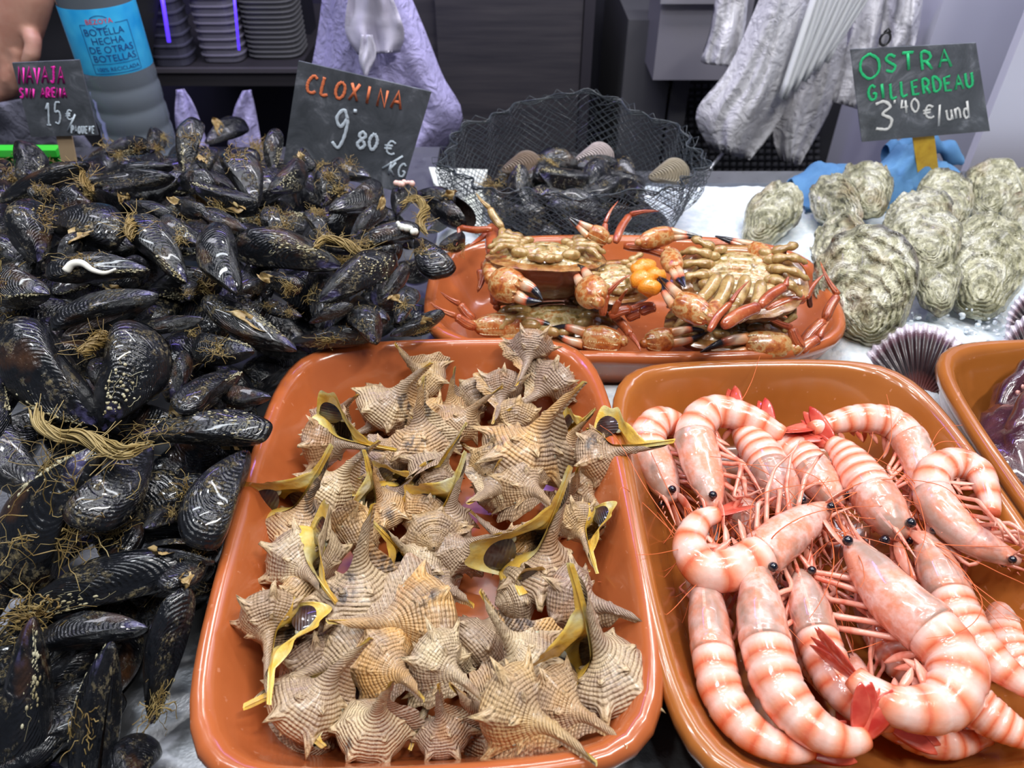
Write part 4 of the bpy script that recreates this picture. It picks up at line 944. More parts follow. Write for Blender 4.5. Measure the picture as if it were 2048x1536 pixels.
    # antennal scales (red blades) and mouth feelers
    for s_ in (-1, 1):
        a0 = S[5]+B[5]*s_*rad[7]*.6-N[5]*rad[7]*.2; a1 = a0-T[3]*R0*1.7+B[5]*s_*R0*.25; V, f, U = tube(spline([a0, (a0+a1)/2+B[5]*s_*R0*.12, a1], 8), [R0*q for q in (.10, .20, .24, .24, .22, .18, .12, .02)], 8, N[5], .22); mk('antennal_scale', V, f, PLG, root, True, U)
    # walking legs: basis, merus forward, carpus bent
    for q in range(legs):
        for s_ in (-1, 1):
            i = int(ce*(.38+.13*q)); i = min(i, ce-2); b0 = S[i]-N[i]*rad[i]*.75+B[i]*s_*rad[i]*.35
            l1 = R0*r.uniform(1.1, 1.6); l2 = R0*r.uniform(1.0, 1.7); l3 = R0*r.uniform(.8, 1.4)
            d1 = nrm(-T[i]*r.uniform(.5, 1.0)-N[i]*r.uniform(.3, .8)+B[i]*s_*r.uniform(.1, .7)); d2 = nrm(-T[i]*r.uniform(.4, 1.2)-N[i]*r.uniform(-.3, .5)+B[i]*r.uniform(-.5, .5)); d3 = nrm(-T[i]*r.uniform(-.3, 1)-N[i]*r.uniform(-.5, .4)+B[i]*r.uniform(-.7, .7))
            pts = [b0, b0+d1*l1, b0+d1*l1+d2*l2, b0+d1*l1+d2*l2+d3*l3]; pts = [pts[0], pts[0]*.4+pts[1]*.6, pts[1], pts[1]*.5+pts[2]*.5, pts[2], pts[2]*.5+pts[3]*.5, pts[3]]
            for p in pts: p[2] = max(p[2], .012)
            Q = spline(pts, 16); V, f, U = tube(Q, np.interp(np.linspace(0, 1, 16), [0, .3, .36, .65, .7, 1], [.12, .105, .13, .075, .09, .015])*R0, 6); mk('leg', V, f, PLG, root, True, U)
    # swimmerets under the abdomen
    for q in range(5):
        for s_ in (-1, 1):
            i = min(int(ce+(n-ce)*(.08+.155*q)), n-6); b0 = S[i]-N[i]*rad[i]*.72+B[i]*s_*rad[i]*.42; d = nrm(-N[i]-T[i]*r.uniform(.2, .9)+B[i]*s_*.25); e = b0+d*rad[i]*r.uniform(.9, 1.25)
            V, f, U = tube(spline([b0, (b0+e)/2-T[i]*R0*.05, e], 8), np.array([.10, .13, .15, .16, .15, .12, .08, .01])*R0, 6, B[i], .45); mk('swimmeret', V, f, PLG, root, True, U)
    # tail fan
    if tail:
        e = S[n-5]; Tt, Nt, Bt = T[n-5], N[n-5], B[n-5]
        if fan is not None: Tt = nrm(on_z(*fan[:2], fan[2])-e); Nt = nrm(Nt-Tt*np.dot(Nt, Tt)); Bt = np.cross(Tt, Nt)
        for q, sp in enumerate((-.42, -.2, 0, .2, .42)):
            d = nrm(Tt+Bt*sp+Nt*.04*abs(q-2)); l = R0*(1.9 if q != 2 else 1.75); Q = spline([e+Bt*sp*R0*.4, e+d*l*.5, e+d*l], 10)
            V, f, U = tube(Q, np.array([.10, .20, .28, .33, .35, .35, .32, .26, .17, .03])*R0*(1 if q != 2 else .62), 8, Nt, .14 if q != 2 else .4); mk('tail_blade' if q != 2 else 'telson', V, f, PRD, root, True, U)
    # antennae
    for q in range(ant+3 if ant else 0):
        s_ = 1 if q % 2 else -1; p = S[4]+B[4]*s_*R0*.2-N[4]*R0*.1; d = nrm(-T[3]+B[3]*s_*r.uniform(.1, .6)); C = [p]; cv = np.array([r.uniform(-1, 1), r.uniform(-1, 1), r.uniform(-.3, .2)])*.26; Ls = r.uniform(.05, .12)
        for s in range(9):
            p = p+d*Ls/9; d = nrm(d+cv+np.array([r.gauss(0, .08), r.gauss(0, .08), r.gauss(0, .05)])); p = p.copy(); p[2] = min(max(p[2], .018), .085); C.append(p)
        V, f, U = tube(spline(C, 40), np.linspace(.00042, .00016, 40), 4, cap=False); mk('antenna', V, f, PANT, root, True, U)
    return root
PR = [
 # path (head -> tail), width, height, back angle, label, kwargs ; drawn from the bottom layer up
 ([(1590, 1170), (1600, 1260), (1640, 1340), (1690, 1420)], 80, .022, 10, 'shaded prawn lying beneath the front row of the brown tray', dict(legs=3, ant=2)),
 ([(1490, 1100), (1490, 1020), (1500, 950)], 80, .020, 0, 'grey prawn buried under the curled one at the left', dict(legs=2, ant=2)),
 ([(1720, 1180), (1760, 1260), (1800, 1330), (1860, 1380)], 80, .018, 10, 'prawn buried under the big curled one', dict(legs=2, ant=2)),
 ([(2030, 1180), (2010, 1270), (2050, 1350), (2120, 1400)], 84, .024, -60, 'red-legged prawn cut by the right edge, legs towards the middle', dict(legs=5, ant=4)),
 ([(1960, 1140), (1990, 1200), (2060, 1260), (2120, 1290)], 76, .020, -70, 'prawn in the tangle of red legs at the right edge', dict(legs=5, ant=3)),
 ([(1700, 1300), (1740, 1400), (1830, 1465), (1900, 1485), (1990, 1470)], 76, .020, 95, 'low prawn with banded tail lying along the near wall', dict(legs=2, ant=1)),
 ([(1352, 1010, .030), (1322, 950, .034), (1296, 885, .042), (1318, 846, .046), (1362, 856, .040), (1395, 880, .034)], 82, .042, -50, 'bright red prawn curled in the far left corner, legs dangling', dict(legs=5, ant=5)),
 ([(1690, 1020), (1655, 985), (1608, 920), (1560, 880), (1535, 850)], 84, .044, 5, 'prawn between the grey-backed one and the largest backed one', dict(ant=3, legs=3)),
 ([(1598, 1035), (1572, 1000), (1530, 920), (1495, 870), (1470, 830)], 92, .046, -5, 'grey-backed prawn pointing down right at the far side', dict(ant=3, legs=3)),
 ([(1428, 1030, .046), (1422, 985, .048), (1400, 905, .052), (1392, 862, .054), (1425, 826, .056), (1490, 836, .056), (1545, 860, .054), (1580, 878, .052)], 84, .050, -62, 'arched prawn bending over at the far left, red tail to the right', dict(ant=4, fan=(1612, 868, .053))),
 ([(1848, 1015, .046), (1846, 975, .048), (1832, 910, .050), (1790, 852, .054), (1720, 838, .056), (1650, 852, .056), (1612, 862, .056)], 72, .050, 72, 'arched prawn with belly legs inward at the far right, tail to the left', dict(ant=4, fan=(1580, 864, .056))),
 ([(1812, 1082), (1785, 1045), (1742, 982), (1692, 912), (1655, 880)], 100, .054, -8, 'pink prawn with a wide shiny back and black eye in the far middle', dict(ant=5, legs=4)),
 ([(2060, 1125), (2000, 1105), (1930, 1065), (1880, 1010), (1866, 955), (1906, 928), (1955, 945), (1978, 1000), (1984, 1040)], 78, .064, -75, 'tightly curled prawn by the right wall, tail tip hanging down', dict(ant=3)),
 ([(1668, 1008), (1630, 1028), (1570, 1068), (1500, 1120), (1420, 1140), (1382, 1095), (1400, 1045), (1450, 1024)], 92, .052, -70, 'curled prawn lying across the left side, head to the upper right', dict(ant=5, fan=(1500, 1010, .05))),
 ([(1404, 1130), (1412, 1190), (1424, 1290), (1446, 1390), (1500, 1462), (1580, 1500), (1640, 1495)], 92, .040, 12, 'leftmost prawn of the front row with a greyish shell', dict(ant=4, legs=5)),
 ([(1596, 1135), (1612, 1190), (1640, 1290), (1680, 1375), (1740, 1430), (1800, 1450)], 92, .040, 6, 'darker third prawn of the front row between two big ones', dict(ant=4, legs=4)),
 ([(1840, 1060), (1856, 1095), (1895, 1180), (1935, 1260), (1990, 1325), (2080, 1395)], 92, .050, 8, 'banded prawn running down to the right edge', dict(ant=4, legs=5)),
 ([(1860, 1290), (1930, 1390), (1990, 1440), (2080, 1490)], 96, .040, 15, 'banded prawn tail in the lower right corner of the picture', dict(ant=0, legs=2)),
 ([(1518, 1120), (1518, 1180), (1530, 1280), (1562, 1380), (1620, 1450), (1690, 1482), (1745, 1470)], 108, .052, 10, 'orange banded prawn in the front row, red tail standing up', dict(ant=4, fan=(1768, 1352, .075))),
 ([(1692, 1075, .054), (1722, 1120, .056), (1790, 1205, .058), (1870, 1275, .060), (1912, 1345, .060), (1880, 1408, .058), (1800, 1412, .060), (1735, 1375, .062), (1690, 1335, .062)], 116, .058, -65, 'largest curled prawn in the middle, red tail lying inside the curl', dict(ant=5, fan=(1640, 1275, .064))),
]
PPR = [prawn(p, w_, h, d, lb, seed=i, **kw) for i, (p, w_, h, d, lb, kw) in enumerate(PR)]
# long loose feelers reaching over the rims, each belonging to a prawn
def feeler(pix, owner, r_=.0004):
    V, f, U = tube(spline([on_z(*p) for p in pix], 40), np.linspace(r_, r_*.4, 40), 4, cap=False); mk('antenna', V, f, PANT, PPR[owner], True, U)
feeler([(1395, 830, .058), (1470, 810, .062), (1500, 770, .066), (1520, 712, .068)], 9)
feeler([(1850, 1010, .050), (1850, 930, .058), (1880, 860, .066), (1925, 850, .07)], 10)
feeler([(1845, 920, .052), (1880, 885, .064), (1930, 890, .066), (1950, 920, .06)], 12)
feeler([(1380, 1100, .05), (1300, 990, .062), (1235, 880, .072), (1200, 850, .078)], 13)
feeler([(1400, 1120, .05), (1290, 1010, .05), (1245, 975, .070), (1238, 1000, .066)], 14)
feeler([(1404, 1130, .05), (1350, 1010, .05), (1300, 900, .05)], 14, .0005)
feeler([(1518, 1120, .05), (1500, 1040, .07), (1530, 985, .07), (1680, 960, .07)], 18)
feeler([(1518, 1120, .05), (1560, 1060, .07), (1650, 1020, .07), (1800, 1010, .065)], 18)
feeler([(1692, 1075, .06), (1640, 960, .07), (1520, 930, .07), (1440, 940, .07)], 19)
feeler([(1668, 1008, .06), (1800, 950, .065), (1850, 1050, .065), (1830, 1130, .06)], 13)
# ------------------------------------------------------------------ crabs
def PX(q, h=None): return on_z(q[0], q[1], q[2] if len(q) > 2 else h)
def crab_mat(name, stops, sc=60, spots=True):
    m = NM(name, (.5, .3, .1, 1), .28); v = m.coord('Object', 1.0); c = m.ramp(m.noise(v, sc, 4, .6), stops)
    if spots: c = m.mix(m.math('MULTIPLY', m.ramp(m.noise(v, 420, 2), [(.60, (0, 0, 0)), (.68, (1, 1, 1))]), .4), c, (.60, .22, .08, 1))
    m.to(c, 'Base Color'); m.set('Coat Weight', .7); m.set('Coat Roughness', .10); m.to(m.bump(m.noise(v, 420, 3), .25, .001), 'Normal'); return m.m
CBEL = crab_mat('crab_belly', [(.32, (.13, .085, .025)), (.42, (.34, .22, .06)), (.52, (.56, .46, .25)), (.60, (.40, .17, .04)), (.70, (.22, .16, .05))], 120)
CCAR = crab_mat('crab_carapace', [(.3, (.060, .016, .008)), (.6, (.12, .028, .012)), (.8, (.16, .04, .015))], 30, False)
CLEG = crab_mat('crab_leg_red', [(.3, (.26, .040, .014)), (.55, (.40, .085, .026)), (.8, (.50, .20, .07))], 70)
CTAN = crab_mat('crab_leg_tan', [(.32, (.20, .11, .03)), (.48, (.36, .22, .07)), (.6, (.48, .34, .14)), (.75, (.36, .11, .03))], 110)
CPLM = crab_mat('crab_palm', [(.34, (.28, .06, .015)), (.47, (.48, .15, .03)), (.56, (.56, .36, .15)), (.64, (.36, .10, .02))], 120)
m = NM('crab_finger', (.6, .3, .1, 1), .22); u, w_ = m.uv(); v = m.coord('Object', 1)
m.to(m.ramp(m.math('ADD', u, m.math('MULTIPLY', m.math('SUBTRACT', m.noise(v, 90, 2), .5), .15)), [(0, (.60, .22, .06)), (.28, (.68, .50, .34)), (.48, (.62, .16, .07)), (.56, (.012, .012, .018)), (1, (.008, .008, .012))]), 'Base Color')
m.set('Coat Weight', .8); CFIN = m.m
CUND = crab_mat('crab_underside', [(.35, (.20, .06, .02)), (.5, (.34, .15, .04)), (.65, (.46, .27, .10))], 110)
CRDG = crab_mat('crab_ridge', [(.35, (.52, .17, .04)), (.5, (.62, .40, .17)), (.65, (.72, .62, .42))], 120)
CROE = NM('crab_roe', (.80, .27, .015, 1), .35); v = CROE.coord('Object', 1); CROE.to(CROE.bump(CROE.noise(v, 900, 2), .6, .0008), 'Normal'); CROE.set('Coat Weight', .5); CROE = CROE.m
def seg_leg(pts, wpx, parent, mat, name='leg', h0=.05, h1=.06, dact=True):
    k = len(pts); Q = [PX(p, h0+(h1-h0)*i/(k-1)) for i, p in enumerate(pts)]
    z = np.dot((Q[0]+Q[-1])/2-CAM, FWD); R = wpx*z/F/2; root = None
    for i in range(k-1):
        a, b = Q[i], Q[i+1]; last = i == k-2 and dact; n = 12; t = np.linspace(0, 1, n); f = (1-.16*i)
        pr = np.interp(t, [0, .06, .2, .5, .85, .95, 1], [.62, .80, 1, 1.0, .90, .95, .45]) if not last else np.interp(t, [0, .08, .4, .8, 1], [.68, .78, .55, .28, .03])
        bow = np.cross(nrm(b-a), FWD)*np.linalg.norm(b-a)*.05
        V, f_, U = tube(spline([a, (a+b)/2+bow, b], n), pr*R*f, 8, nrm(CAM-a), .62)
        b_ = MB().add(V, f_, U)
        for s_ in (-.4, .4):  # raised keels along the limb
            side = np.cross(nrm(b-a), nrm(CAM-a)); P = spline([a, (a+b)/2+bow, b], n); P = P+side*(pr*R*f*s_)[:, None]+nrm(CAM-a)*(pr*R*f*.50)[:, None]; V, f_, U = tube(P[1:-1], R*.12, 4); b_.add(V, f_, U)
        o = b_.build(name if i == 0 else ('dactyl' if last else 'leg_joint'), mat, parent if root is None else root)
        if root is None: root = o
    return root
def claw(wr, kn, tip, wpx, parent, h=.06, h1=None, elbow=None, gap=.30, flipside=1, mat=None):
    h1 = h if h1 is None else h1; A, B, C_ = PX(wr, h), PX(kn, (h+h1)/2), PX(tip, h1); z = np.dot(B-CAM, FWD); R = wpx*z/F/2
    vw = nrm(CAM-B); ax = nrm(B-A); side = np.cross(ax, vw)*flipside; n = 18; t = np.linspace(0, 1, n)
    P = spline([A, (A+B)/2+side*R*.12, B], n); pr = np.interp(t, [0, .05, .2, .5, .8, .95, 1], [.25, .55, .88, 1.05, .98, .80, .45])*R
    V, f, U = tube(P, pr, 16, vw, .68); b = MB().add(V, f, U); rb = MB()
    for s_ in (-.75, -.25, .3, .78):
        Q = P[2:-1]+side*(pr[2:-1]*s_)[:, None]+vw*(pr[2:-1]*.60*math.sqrt(1-s_*s_))[:, None]; V, f, U = tube(Q, R*.07, 5); rb.add(V, f, U)
        for q in range(1, len(Q)-1): V, f, _ = blob(Q[q]+vw*R*.03, R*.075, 5, 4); rb.add(V, f)
    V, f, _ = blob(A+side*R*.2, R*.42, 10, 6); b.add(V, f)
    palm = b.build('claw', mat or CPLM, parent); rb.build('claw_ridges', CRDG, palm)
    l = np.linalg.norm(C_-B)
    for s_, nm_ in ((1, 'dactyl'), (-1, 'fixed_finger')):
        a = B-ax*R*.15+side*s_*R*.45; d = C_-B; m1 = B+d*.45+side*s_*R*gap*1.5; e = C_+side*s_*R*.06; Q = spline([a, m1, e], 16)
        V, f, U = tube(Q, np.interp(np.linspace(0, 1, 16), [0, .2, .7, 1], [.40, .36, .22, .03])*R, 8, vw, .8); b = MB().add(V, f, U)
        for q in range(4, 14): V, f, _ = blob(Q[q]-side*s_*R*(.30-.016*q), R*.07, 5, 4); b.add(V, f, [(.9 if q > 8 else .3, 0)]*len(V))
        b.build(nm_, CFIN, palm)
    if elbow:
        prev = A
        for i, e in enumerate(elbow):
            q = PX(e, h*.9); V, f, U = tube(spline([prev, (prev+q)/2, q], 10), np.array([.5, .62, .7, .72, .72, .72, .7, .65, .6, .4])*R*.9, 12, vw, .8); mk('arm_joint', V, f, CTAN if i else CPLM, palm, True, U); prev = q
    return palm
def crab(cpx, wpx, h, rot, tiltx, label, deep=.40, belly_mat=None, tilty=0):
    c = on_z(*cpx, h); z = np.dot(c-CAM, FWD); W = wpx*z/F/2
    Rm = Matrix.Rotation(math.radians(rot), 4, 'Z') @ Matrix.Rotation(math.radians(tiltx), 4, 'X') @ Matrix.Rotation(math.radians(tilty), 4, 'Y')
    root = empty('crab', None, label, 'crab', 'crabs in the oblong tray'); M = Matrix.Translation(c) @ Rm @ Matrix.Diagonal((W, W, W, 1))
    tr = lambda V: np.array([M @ Vector(p) for p in V])
    k = 72; ng = 22; TH_ = np.arange(k)*2*math.pi/k
    def outl(th):  # front (eyes) at -y, toothed on the front sides
        x, y = math.cos(th), math.sin(th); r = (abs(x)**2.4+abs(y/.74)**2.2)**(-1/2.3)
        if y < 0 and abs(x) > .25: r *= 1+.035*abs(math.sin(th*9))
        if y > 0: r *= 1-.10*y
        return r
    O = np.array([(outl(t)*math.cos(t), outl(t)*math.sin(t)) for t in TH_]); G = np.linspace(0, 1, ng)
    V = [(0, 0, -deep)]; 
    V = np.array([(O[j, 0]*g, O[j, 1]*g, -deep*(1-g**2.6)**.6) for g in G for j in range(k)]); f = [tuple(reversed(q)) for q in grid_faces(ng, k, wrap_m=True)]
    mk('carapace', tr(V), f, CCAR, root)
    V = np.array([(O[j, 0]*g*1.0, O[j, 1]*g*1.0, .05*(1-g**2)+.012*math.sin(g*30)*(g > .8)) for g in G for j in range(k)]); mk('shell_underside', tr(V), grid_faces(ng, k, wrap_m=True), CUND, root)
    rows = []
    for g in G:
        for j in range(k):
            x, y = O[j]*g*.80; zz = .19*(1-g**2.2)
            if g < .86:
                ax_ = abs(x); w_ = abs(math.sin((y*1.15+ax_*ax_*.25)*10.5)); zz += .07*(w_**.5-.5)*min(1, ax_*6)*(1-g)**.3
                if ax_ < .15*(1+.6*(y+.2)) and y > -.38: zz = .20*(1-g**2.2)+.035*abs(math.sin(y*15))**.5
            rows.append((x, y, zz-.02))
    mk('sternum', tr(rows), grid_faces(ng, k, wrap_m=True), belly_mat or CBEL, root)
    b = MB()   # mouth parts and leg sockets
    for s_ in (-1, 1):
        for q, (x, y, r_) in enumerate([(.10, -.50, .10), (.20, -.48, .08), (.42, -.30, .13), (.50, -.10, .12), (.50, .10, .115), (.44, .28, .10), (.34, .42, .09)]):
            V, f, _ = blob((x*s_, y, .13), (r_*1.3, r_*.8, r_*.8), 12, 8, Matrix.Rotation(s_*(.5-q*.13), 3, 'Z')); b.add(tr(V), f)
    b.build('leg_bases', CTAN, root); root['c'] = 0; del root['c']
    # short coxal limbs lying on the belly
    for s_ in (-1, 1):
        for q, (y0, x1, y1) in enumerate([(-.10, .92, -.34), (.10, 1.0, -.02), (.28, .95, .30), (.42, .74, .62)]):
            P = spline([(.42*s_, y0, .15), (.72*s_, (y0+y1)/2, .22), (x1*s_, y1, .10)], 12); V, f, U = tube(tr(P), np.array([.04, .085, .095, .088, .060, .055, .082, .084, .070, .045, .060, .02])*W, 10, (0, 0, 1), .8); mk('leg', V, f, CTAN, root, True, U)
    return root
k4 = crab((1110, 640), 250, .042, 4, 0, 'crab at the bottom of the tray, left, its two claws meeting at the near rim', .35)
claw((948, 655), (1045, 652), (1128, 662), 50, k4, .046, elbow=None, flipside=-1); claw((1245, 688), (1165, 676), (1098, 656), 54, k4, .050)
seg_leg([(952, 655), (912, 632), (858, 604)], 20, k4, CLEG, h0=.05, h1=.07); seg_leg([(948, 640), (920, 608), (880, 583)], 20, k4, CLEG, h0=.05, h1=.072)
k5 = crab((1450, 648), 240, .042, -3, 0, 'crab at the bottom of the tray, right, claws along the near rim', .35)
claw((1288, 682), (1345, 676), (1418, 662), 50, k5, .048); claw((1585, 690), (1490, 690), (1400, 706), 62, k5, .050, flipside=-1, elbow=[(1600, 705)])
seg_leg([(1604, 698), (1583, 656), (1512, 618)], 22, k5, CLEG, h0=.05, h1=.075); seg_leg([(1604, 690), (1650, 640), (1676, 590), (1640, 522)], 24, k5, CLEG, h0=.045, h1=.09); seg_leg([(1600, 705), (1638, 676), (1660, 640)], 24, k5, CLEG, h0=.045, h1=.06)
seg_leg([(1226, 632), (1262, 670), (1282, 703)], 20, k4, CLEG, h0=.06, h1=.055)
k1 = crab((1092, 512), 236, .088, -5, -12, 'leftmost crab lying on its back, belly pale and shell dark red below', .72)
claw((985, 552), (1040, 580), (1085, 602), 70, k1, .085, elbow=[(985, 520)], mat=CPLM)
seg_leg([(1012, 520), (1005, 456), (979, 416), (951, 385)], 20, k1, CTAN, h0=.085, h1=.115)
seg_leg([(992, 525), (986, 452), (938, 492)], 30, k1, CLEG, h0=.085, h1=.085); seg_leg([(984, 458), (918, 455), (912, 492)], 14, k1, CLEG, h0=.095, h1=.08)
seg_leg([(1005, 520), (965, 540), (955, 585)], 36, k1, CLEG, h0=.085, h1=.06); seg_leg([(1000, 517), (1030, 520), (1062, 518)], 12, k1, CLEG, h0=.09, h1=.09); seg_leg([(985, 560), (990, 610), (1010, 640)], 22, k1, CLEG, h0=.07, h1=.04)
k2 = crab((1232, 560), 172, .082, 12, 12, 'middle crab on its back between the two big ones, legs raised to the net', .45)
claw((1200, 602), (1172, 566), (1150, 528), 66, k2, .092, flipside=-1); claw((1216, 484), (1178, 464), (1137, 434), 38, k2, .095, h1=.11, gap=.15)
seg_leg([(1214, 482), (1210, 446), (1237, 401)], 13, k2, CLEG, h0=.095, h1=.115); seg_leg([(1231, 485), (1260, 429), (1319, 422)], 17, k2, CLEG, h0=.095, h1=.11); seg_leg([(1247, 492), (1331, 509), (1327, 545)], 20, k2, CLEG, h0=.088, h1=.08)
seg_leg([(1205, 632), (1214, 588), (1262, 548)], 18, k2, CLEG, h0=.07, h1=.10); seg_leg([(1226, 632), (1240, 600), (1256, 578)], 14, k2, CLEG, h0=.07, h1=.10); seg_leg([(1218, 632), (1262, 618), (1308, 604)], 20, k2, CLEG, h0=.07, h1=.08); seg_leg([(1252, 636), (1280, 625), (1312, 614)], 24, k2, CLEG, h0=.065, h1=.075, dact=False)
b = MB()
for x, y, r_ in ((1290, 535, 24), (1284, 560, 26), (1300, 575, 24), (1312, 552, 22), (1276, 540, 18)):
    q = on_z(x, y, .098); zz = np.dot(q-CAM, FWD); R = r_*zz/F; V, f, _ = blob(q, (R, R*.8, R*.75), 16, 10); n_ = fbm(V[:, 0]*300, V[:, 1]*300, 2)*.004; b.add(V+n_[:, None], f)
b.build('roe', CROE, k2)
k3 = crab((1478, 556), 262, .084, -16, 20, 'largest crab at the right of the tray, on its back with folded tan legs', .50, tilty=-6)
claw((1278, 488), (1345, 468), (1404, 474), 40, k3, .095, gap=.12, flipside=-1); claw((1552, 535), (1500, 494), (1430, 472), 40, k3, .095, gap=.12); claw((1418, 640), (1352, 602), (1314, 552), 56, k3, .100, elbow=[(1440, 600)], gap=.25); claw((1338, 500), (1350, 540), (1370, 574), 44, k3, .095)
for pts, w_, mt, h0, h1 in [([(1436, 550), (1400, 600), (1392, 648)], 28, CTAN, .10, .09), ([(1460, 552), (1432, 612), (1420, 655)], 28, CTAN, .102, .09), ([(1492, 552), (1470, 610), (1448, 650)], 28, CTAN, .104, .09), ([(1522, 562), (1510, 612), (1478, 648)], 26, CTAN, .104, .09),
    ([(1445, 652), (1520, 612), (1571, 572), (1578, 552)], 28, CLEG, .10, .11), ([(1418, 662), (1462, 605), (1500, 560)], 16, CLEG, .10, .12), ([(1554, 536), (1568, 512), (1580, 482)], 12, CLEG, .09, .11), ([(1588, 612), (1582, 560), (1560, 552)], 20, CLEG, .07, .09),
    ([(1533, 622), (1612, 596), (1650, 546)], 22, CLEG, .075, .09), ([(1621, 615), (1619, 590), (1616, 558)], 11, CCAR, .07, .09), ([(1540, 600), (1590, 630), (1560, 650)], 26, CTAN, .065, .06)]: seg_leg(pts, w_, k3, mt, h0=h0, h1=h1)
# ------------------------------------------------------------------ oysters and scallops
m = NM('oyster_shell', (.5, .5, .4, 1), .35); v = m.coord('Object', 1.0); u, w_ = m.uv()
n1 = m.noise(v, 4.0, 5, .65, 1.2); n2 = m.noise(v, 13, 5, .7)
base = m.ramp(n1, [(.30, (.12, .12, .075)), (.42, (.33, .32, .19)), (.53, (.58, .56, .38)), (.64, (.80, .79, .66)), (.74, (.26, .25, .20))])
lay = m.math('SINE', m.math('MULTIPLY', m.math('ADD', u, m.math('MULTIPLY', n1, .45)), 34.0))
c = m.mix(m.math('MULTIPLY', m.math('MULTIPLY', m.ramp(lay, [(.70, (0, 0, 0)), (1, (1, 1, 1))]), m.ramp(m.noise(v, 6.5, 3), [(.42, (.1, .1, .1)), (.6, (1, 1, 1))])), .75), base, (.085, .08, .055, 1))
c = m.mix(m.math('MULTIPLY', m.ramp(n2, [(.56, (0, 0, 0)), (.66, (1, 1, 1))]), .55), c, (.17, .15, .10, 1))
edge = m.math('MULTIPLY', m.ramp(u, [(.90, (0, 0, 0)), (.97, (1, 1, 1))]), m.ramp(m.noise(v, 2.2, 2), [(.50, (0, 0, 0)), (.6, (1, 1, 1))]))
c = m.mix(m.math('MULTIPLY', edge, .8), c, (.05, .04, .06, 1)); brw = m.ramp(m.noise(v, 2.5, 3), [(.55, (0, 0, 0)), (.7, (1, 1, 1))]); c = m.mix(m.math('MULTIPLY', brw, .55), c, (.30, .19, .085, 1))
m.to(c, 'Base Color'); m.set('Coat Weight', .5); m.set('Coat Roughness', .15)
b1 = m.bump(lay, .7, .003); m.to(m.bump(n2, .7, .004, b1), 'Normal'); OYS = m.m
def oyster_mesh(seed):
    r = random.Random(seed); k = 110; ng = 46; th = np.arange(k)*2*math.pi/k
    # narrow hinge at x=-.5, wide bill at +.5
    W = .37+.05*r.random(); rad = []
    for t in th:
        x, y = math.cos(t), math.sin(t); wid = W*(.95+.24*x if x < .2 else 1.0); rr = (abs(x/.5)**2.1+abs(y/max(wid, .1))**2.1)**(-1/2.1); rr *= 1+.20*float(fbm(np.array(3+x*1.7), np.array(3+y*1.7), seed, 3))+.075*float(fbm(np.array(20+x*9.), np.array(20+y*9.), seed+5, 2)); rad.append(rr)
    rad = np.array(rad); V = []; U = []; cx = -.34
    G = np.linspace(0, 1, ng)
    for g in G:
        # growth layers are centred near the hinge
        X = cx*(1-g)+rad*np.cos(th)*g; Y = rad*np.sin(th)*g
        nse = fbm(X*7+seed, Y*7, seed, 4); gg = g+nse*.30; st = gg*6; fr = st-np.floor(st)
        Z = .13*np.clip(1-g**2.6, 0, 1)**.7+.050*(1-fr)**.8*(.4+.6*g)*(g < .985)+nse*.12*(1-g*.6)+.02*np.sin(th*11+seed+g*5)*g**3
        V += [(a, b_, c_) for a, b_, c_ in zip(X, Y, Z)]; U += [(g, q/k) for q in range(k)]
    V = np.array(V); U = np.array(U); f = grid_faces(ng, k, wrap_m=True)
    G2 = np.linspace(0, 1, 16); V2 = []
    for g in G2:
        X = rad*np.cos(th)*g*1.0; Y = rad*np.sin(th)*g; Z = -.14*np.clip(1-g**2.4, 0, 1)**.8+.02*np.sin(th*11+seed+5)*g**3-.012; V2 += [(a, b_, c_) for a, b_, c_ in zip(X, Y, Z)]
    up = mk('upper_valve', V, f, OYS, 'mesh', True, U); U2 = [(g, q/k) for g in G2 for q in range(k)]
    dn = mk('lower_valve', V2, [tuple(reversed(q)) for q in grid_faces(16, k, wrap_m=True)], OYS, 'mesh', True, U2)
    return up, dn
OY = [oyster_mesh(30+i) for i in range(6)]
def oyster(hinge, bill, wpx, h, roll, var, label, L=None):
    P0, P1 = place2(hinge, bill, h, L); c = (P0+P1)/2; l = np.linalg.norm(P1-P0); z = np.dot(c-CAM, FWD); W = wpx*z/F/.80
    M = axes_matrix(P1-P0, CAM-c, c, math.radians(roll), (l, W, W*1.0)); t = empty('oyster', M, label, 'oyster', 'oysters on the ice')
    for me in OY[var % 6]: inst(me.name.split('.')[0], me, t)
for a in [
 ((1715, 452), (1635, 362), 100, .045, -10, 0, 'oyster overlapping the tallest back oyster from the left', .095),
 ((1745, 440), (1718, 326), 118, .050, 8, 1, 'tallest oyster of the back row on the left, its bill dark spotted', .10),
 ((1900, 478), (1882, 340), 116, .045, 14, 2, 'oyster directly behind the yellow sign stick foot', .10),
 ((1852, 500), (1822, 386), 138, .055, -8, 3, 'brown layered oyster below the yellow sign stick', .095),
 ((1955, 445), (2018, 322), 130, .050, 12, 4, 'oyster at the right edge of the back row with a pale chip', .10),
 ((2030, 480), (2058, 385), 80, .050, 0, 5, 'oyster mostly outside the right edge, above the big ridged one', .09),
 ((1500, 498), (1580, 368), 112, .030, -12, 5, 'separate oyster nearest the black net', .105),
 ((1668, 580), (1680, 424), 116, .050, -25, 2, 'oyster tucked behind the left shoulder of the largest front oyster', .10),
 ((1872, 548), (1832, 418), 140, .062, 10, 0, 'dark-edged brown oyster above the front pair', .095),
 ((1880, 635), (1852, 482), 108, .050, 22, 4, 'narrow oyster leaning on the right side of the largest front one', .10),
 ((1752, 700), (1716, 452), 215, .055, -6, 1, 'largest oyster in front, broad and pale at its centre', .115),
 ((1950, 645), (1985, 425), 168, .050, 6, 3, 'big ridged green-grey oyster at the right of the front row', .115),
]: oyster(*a)
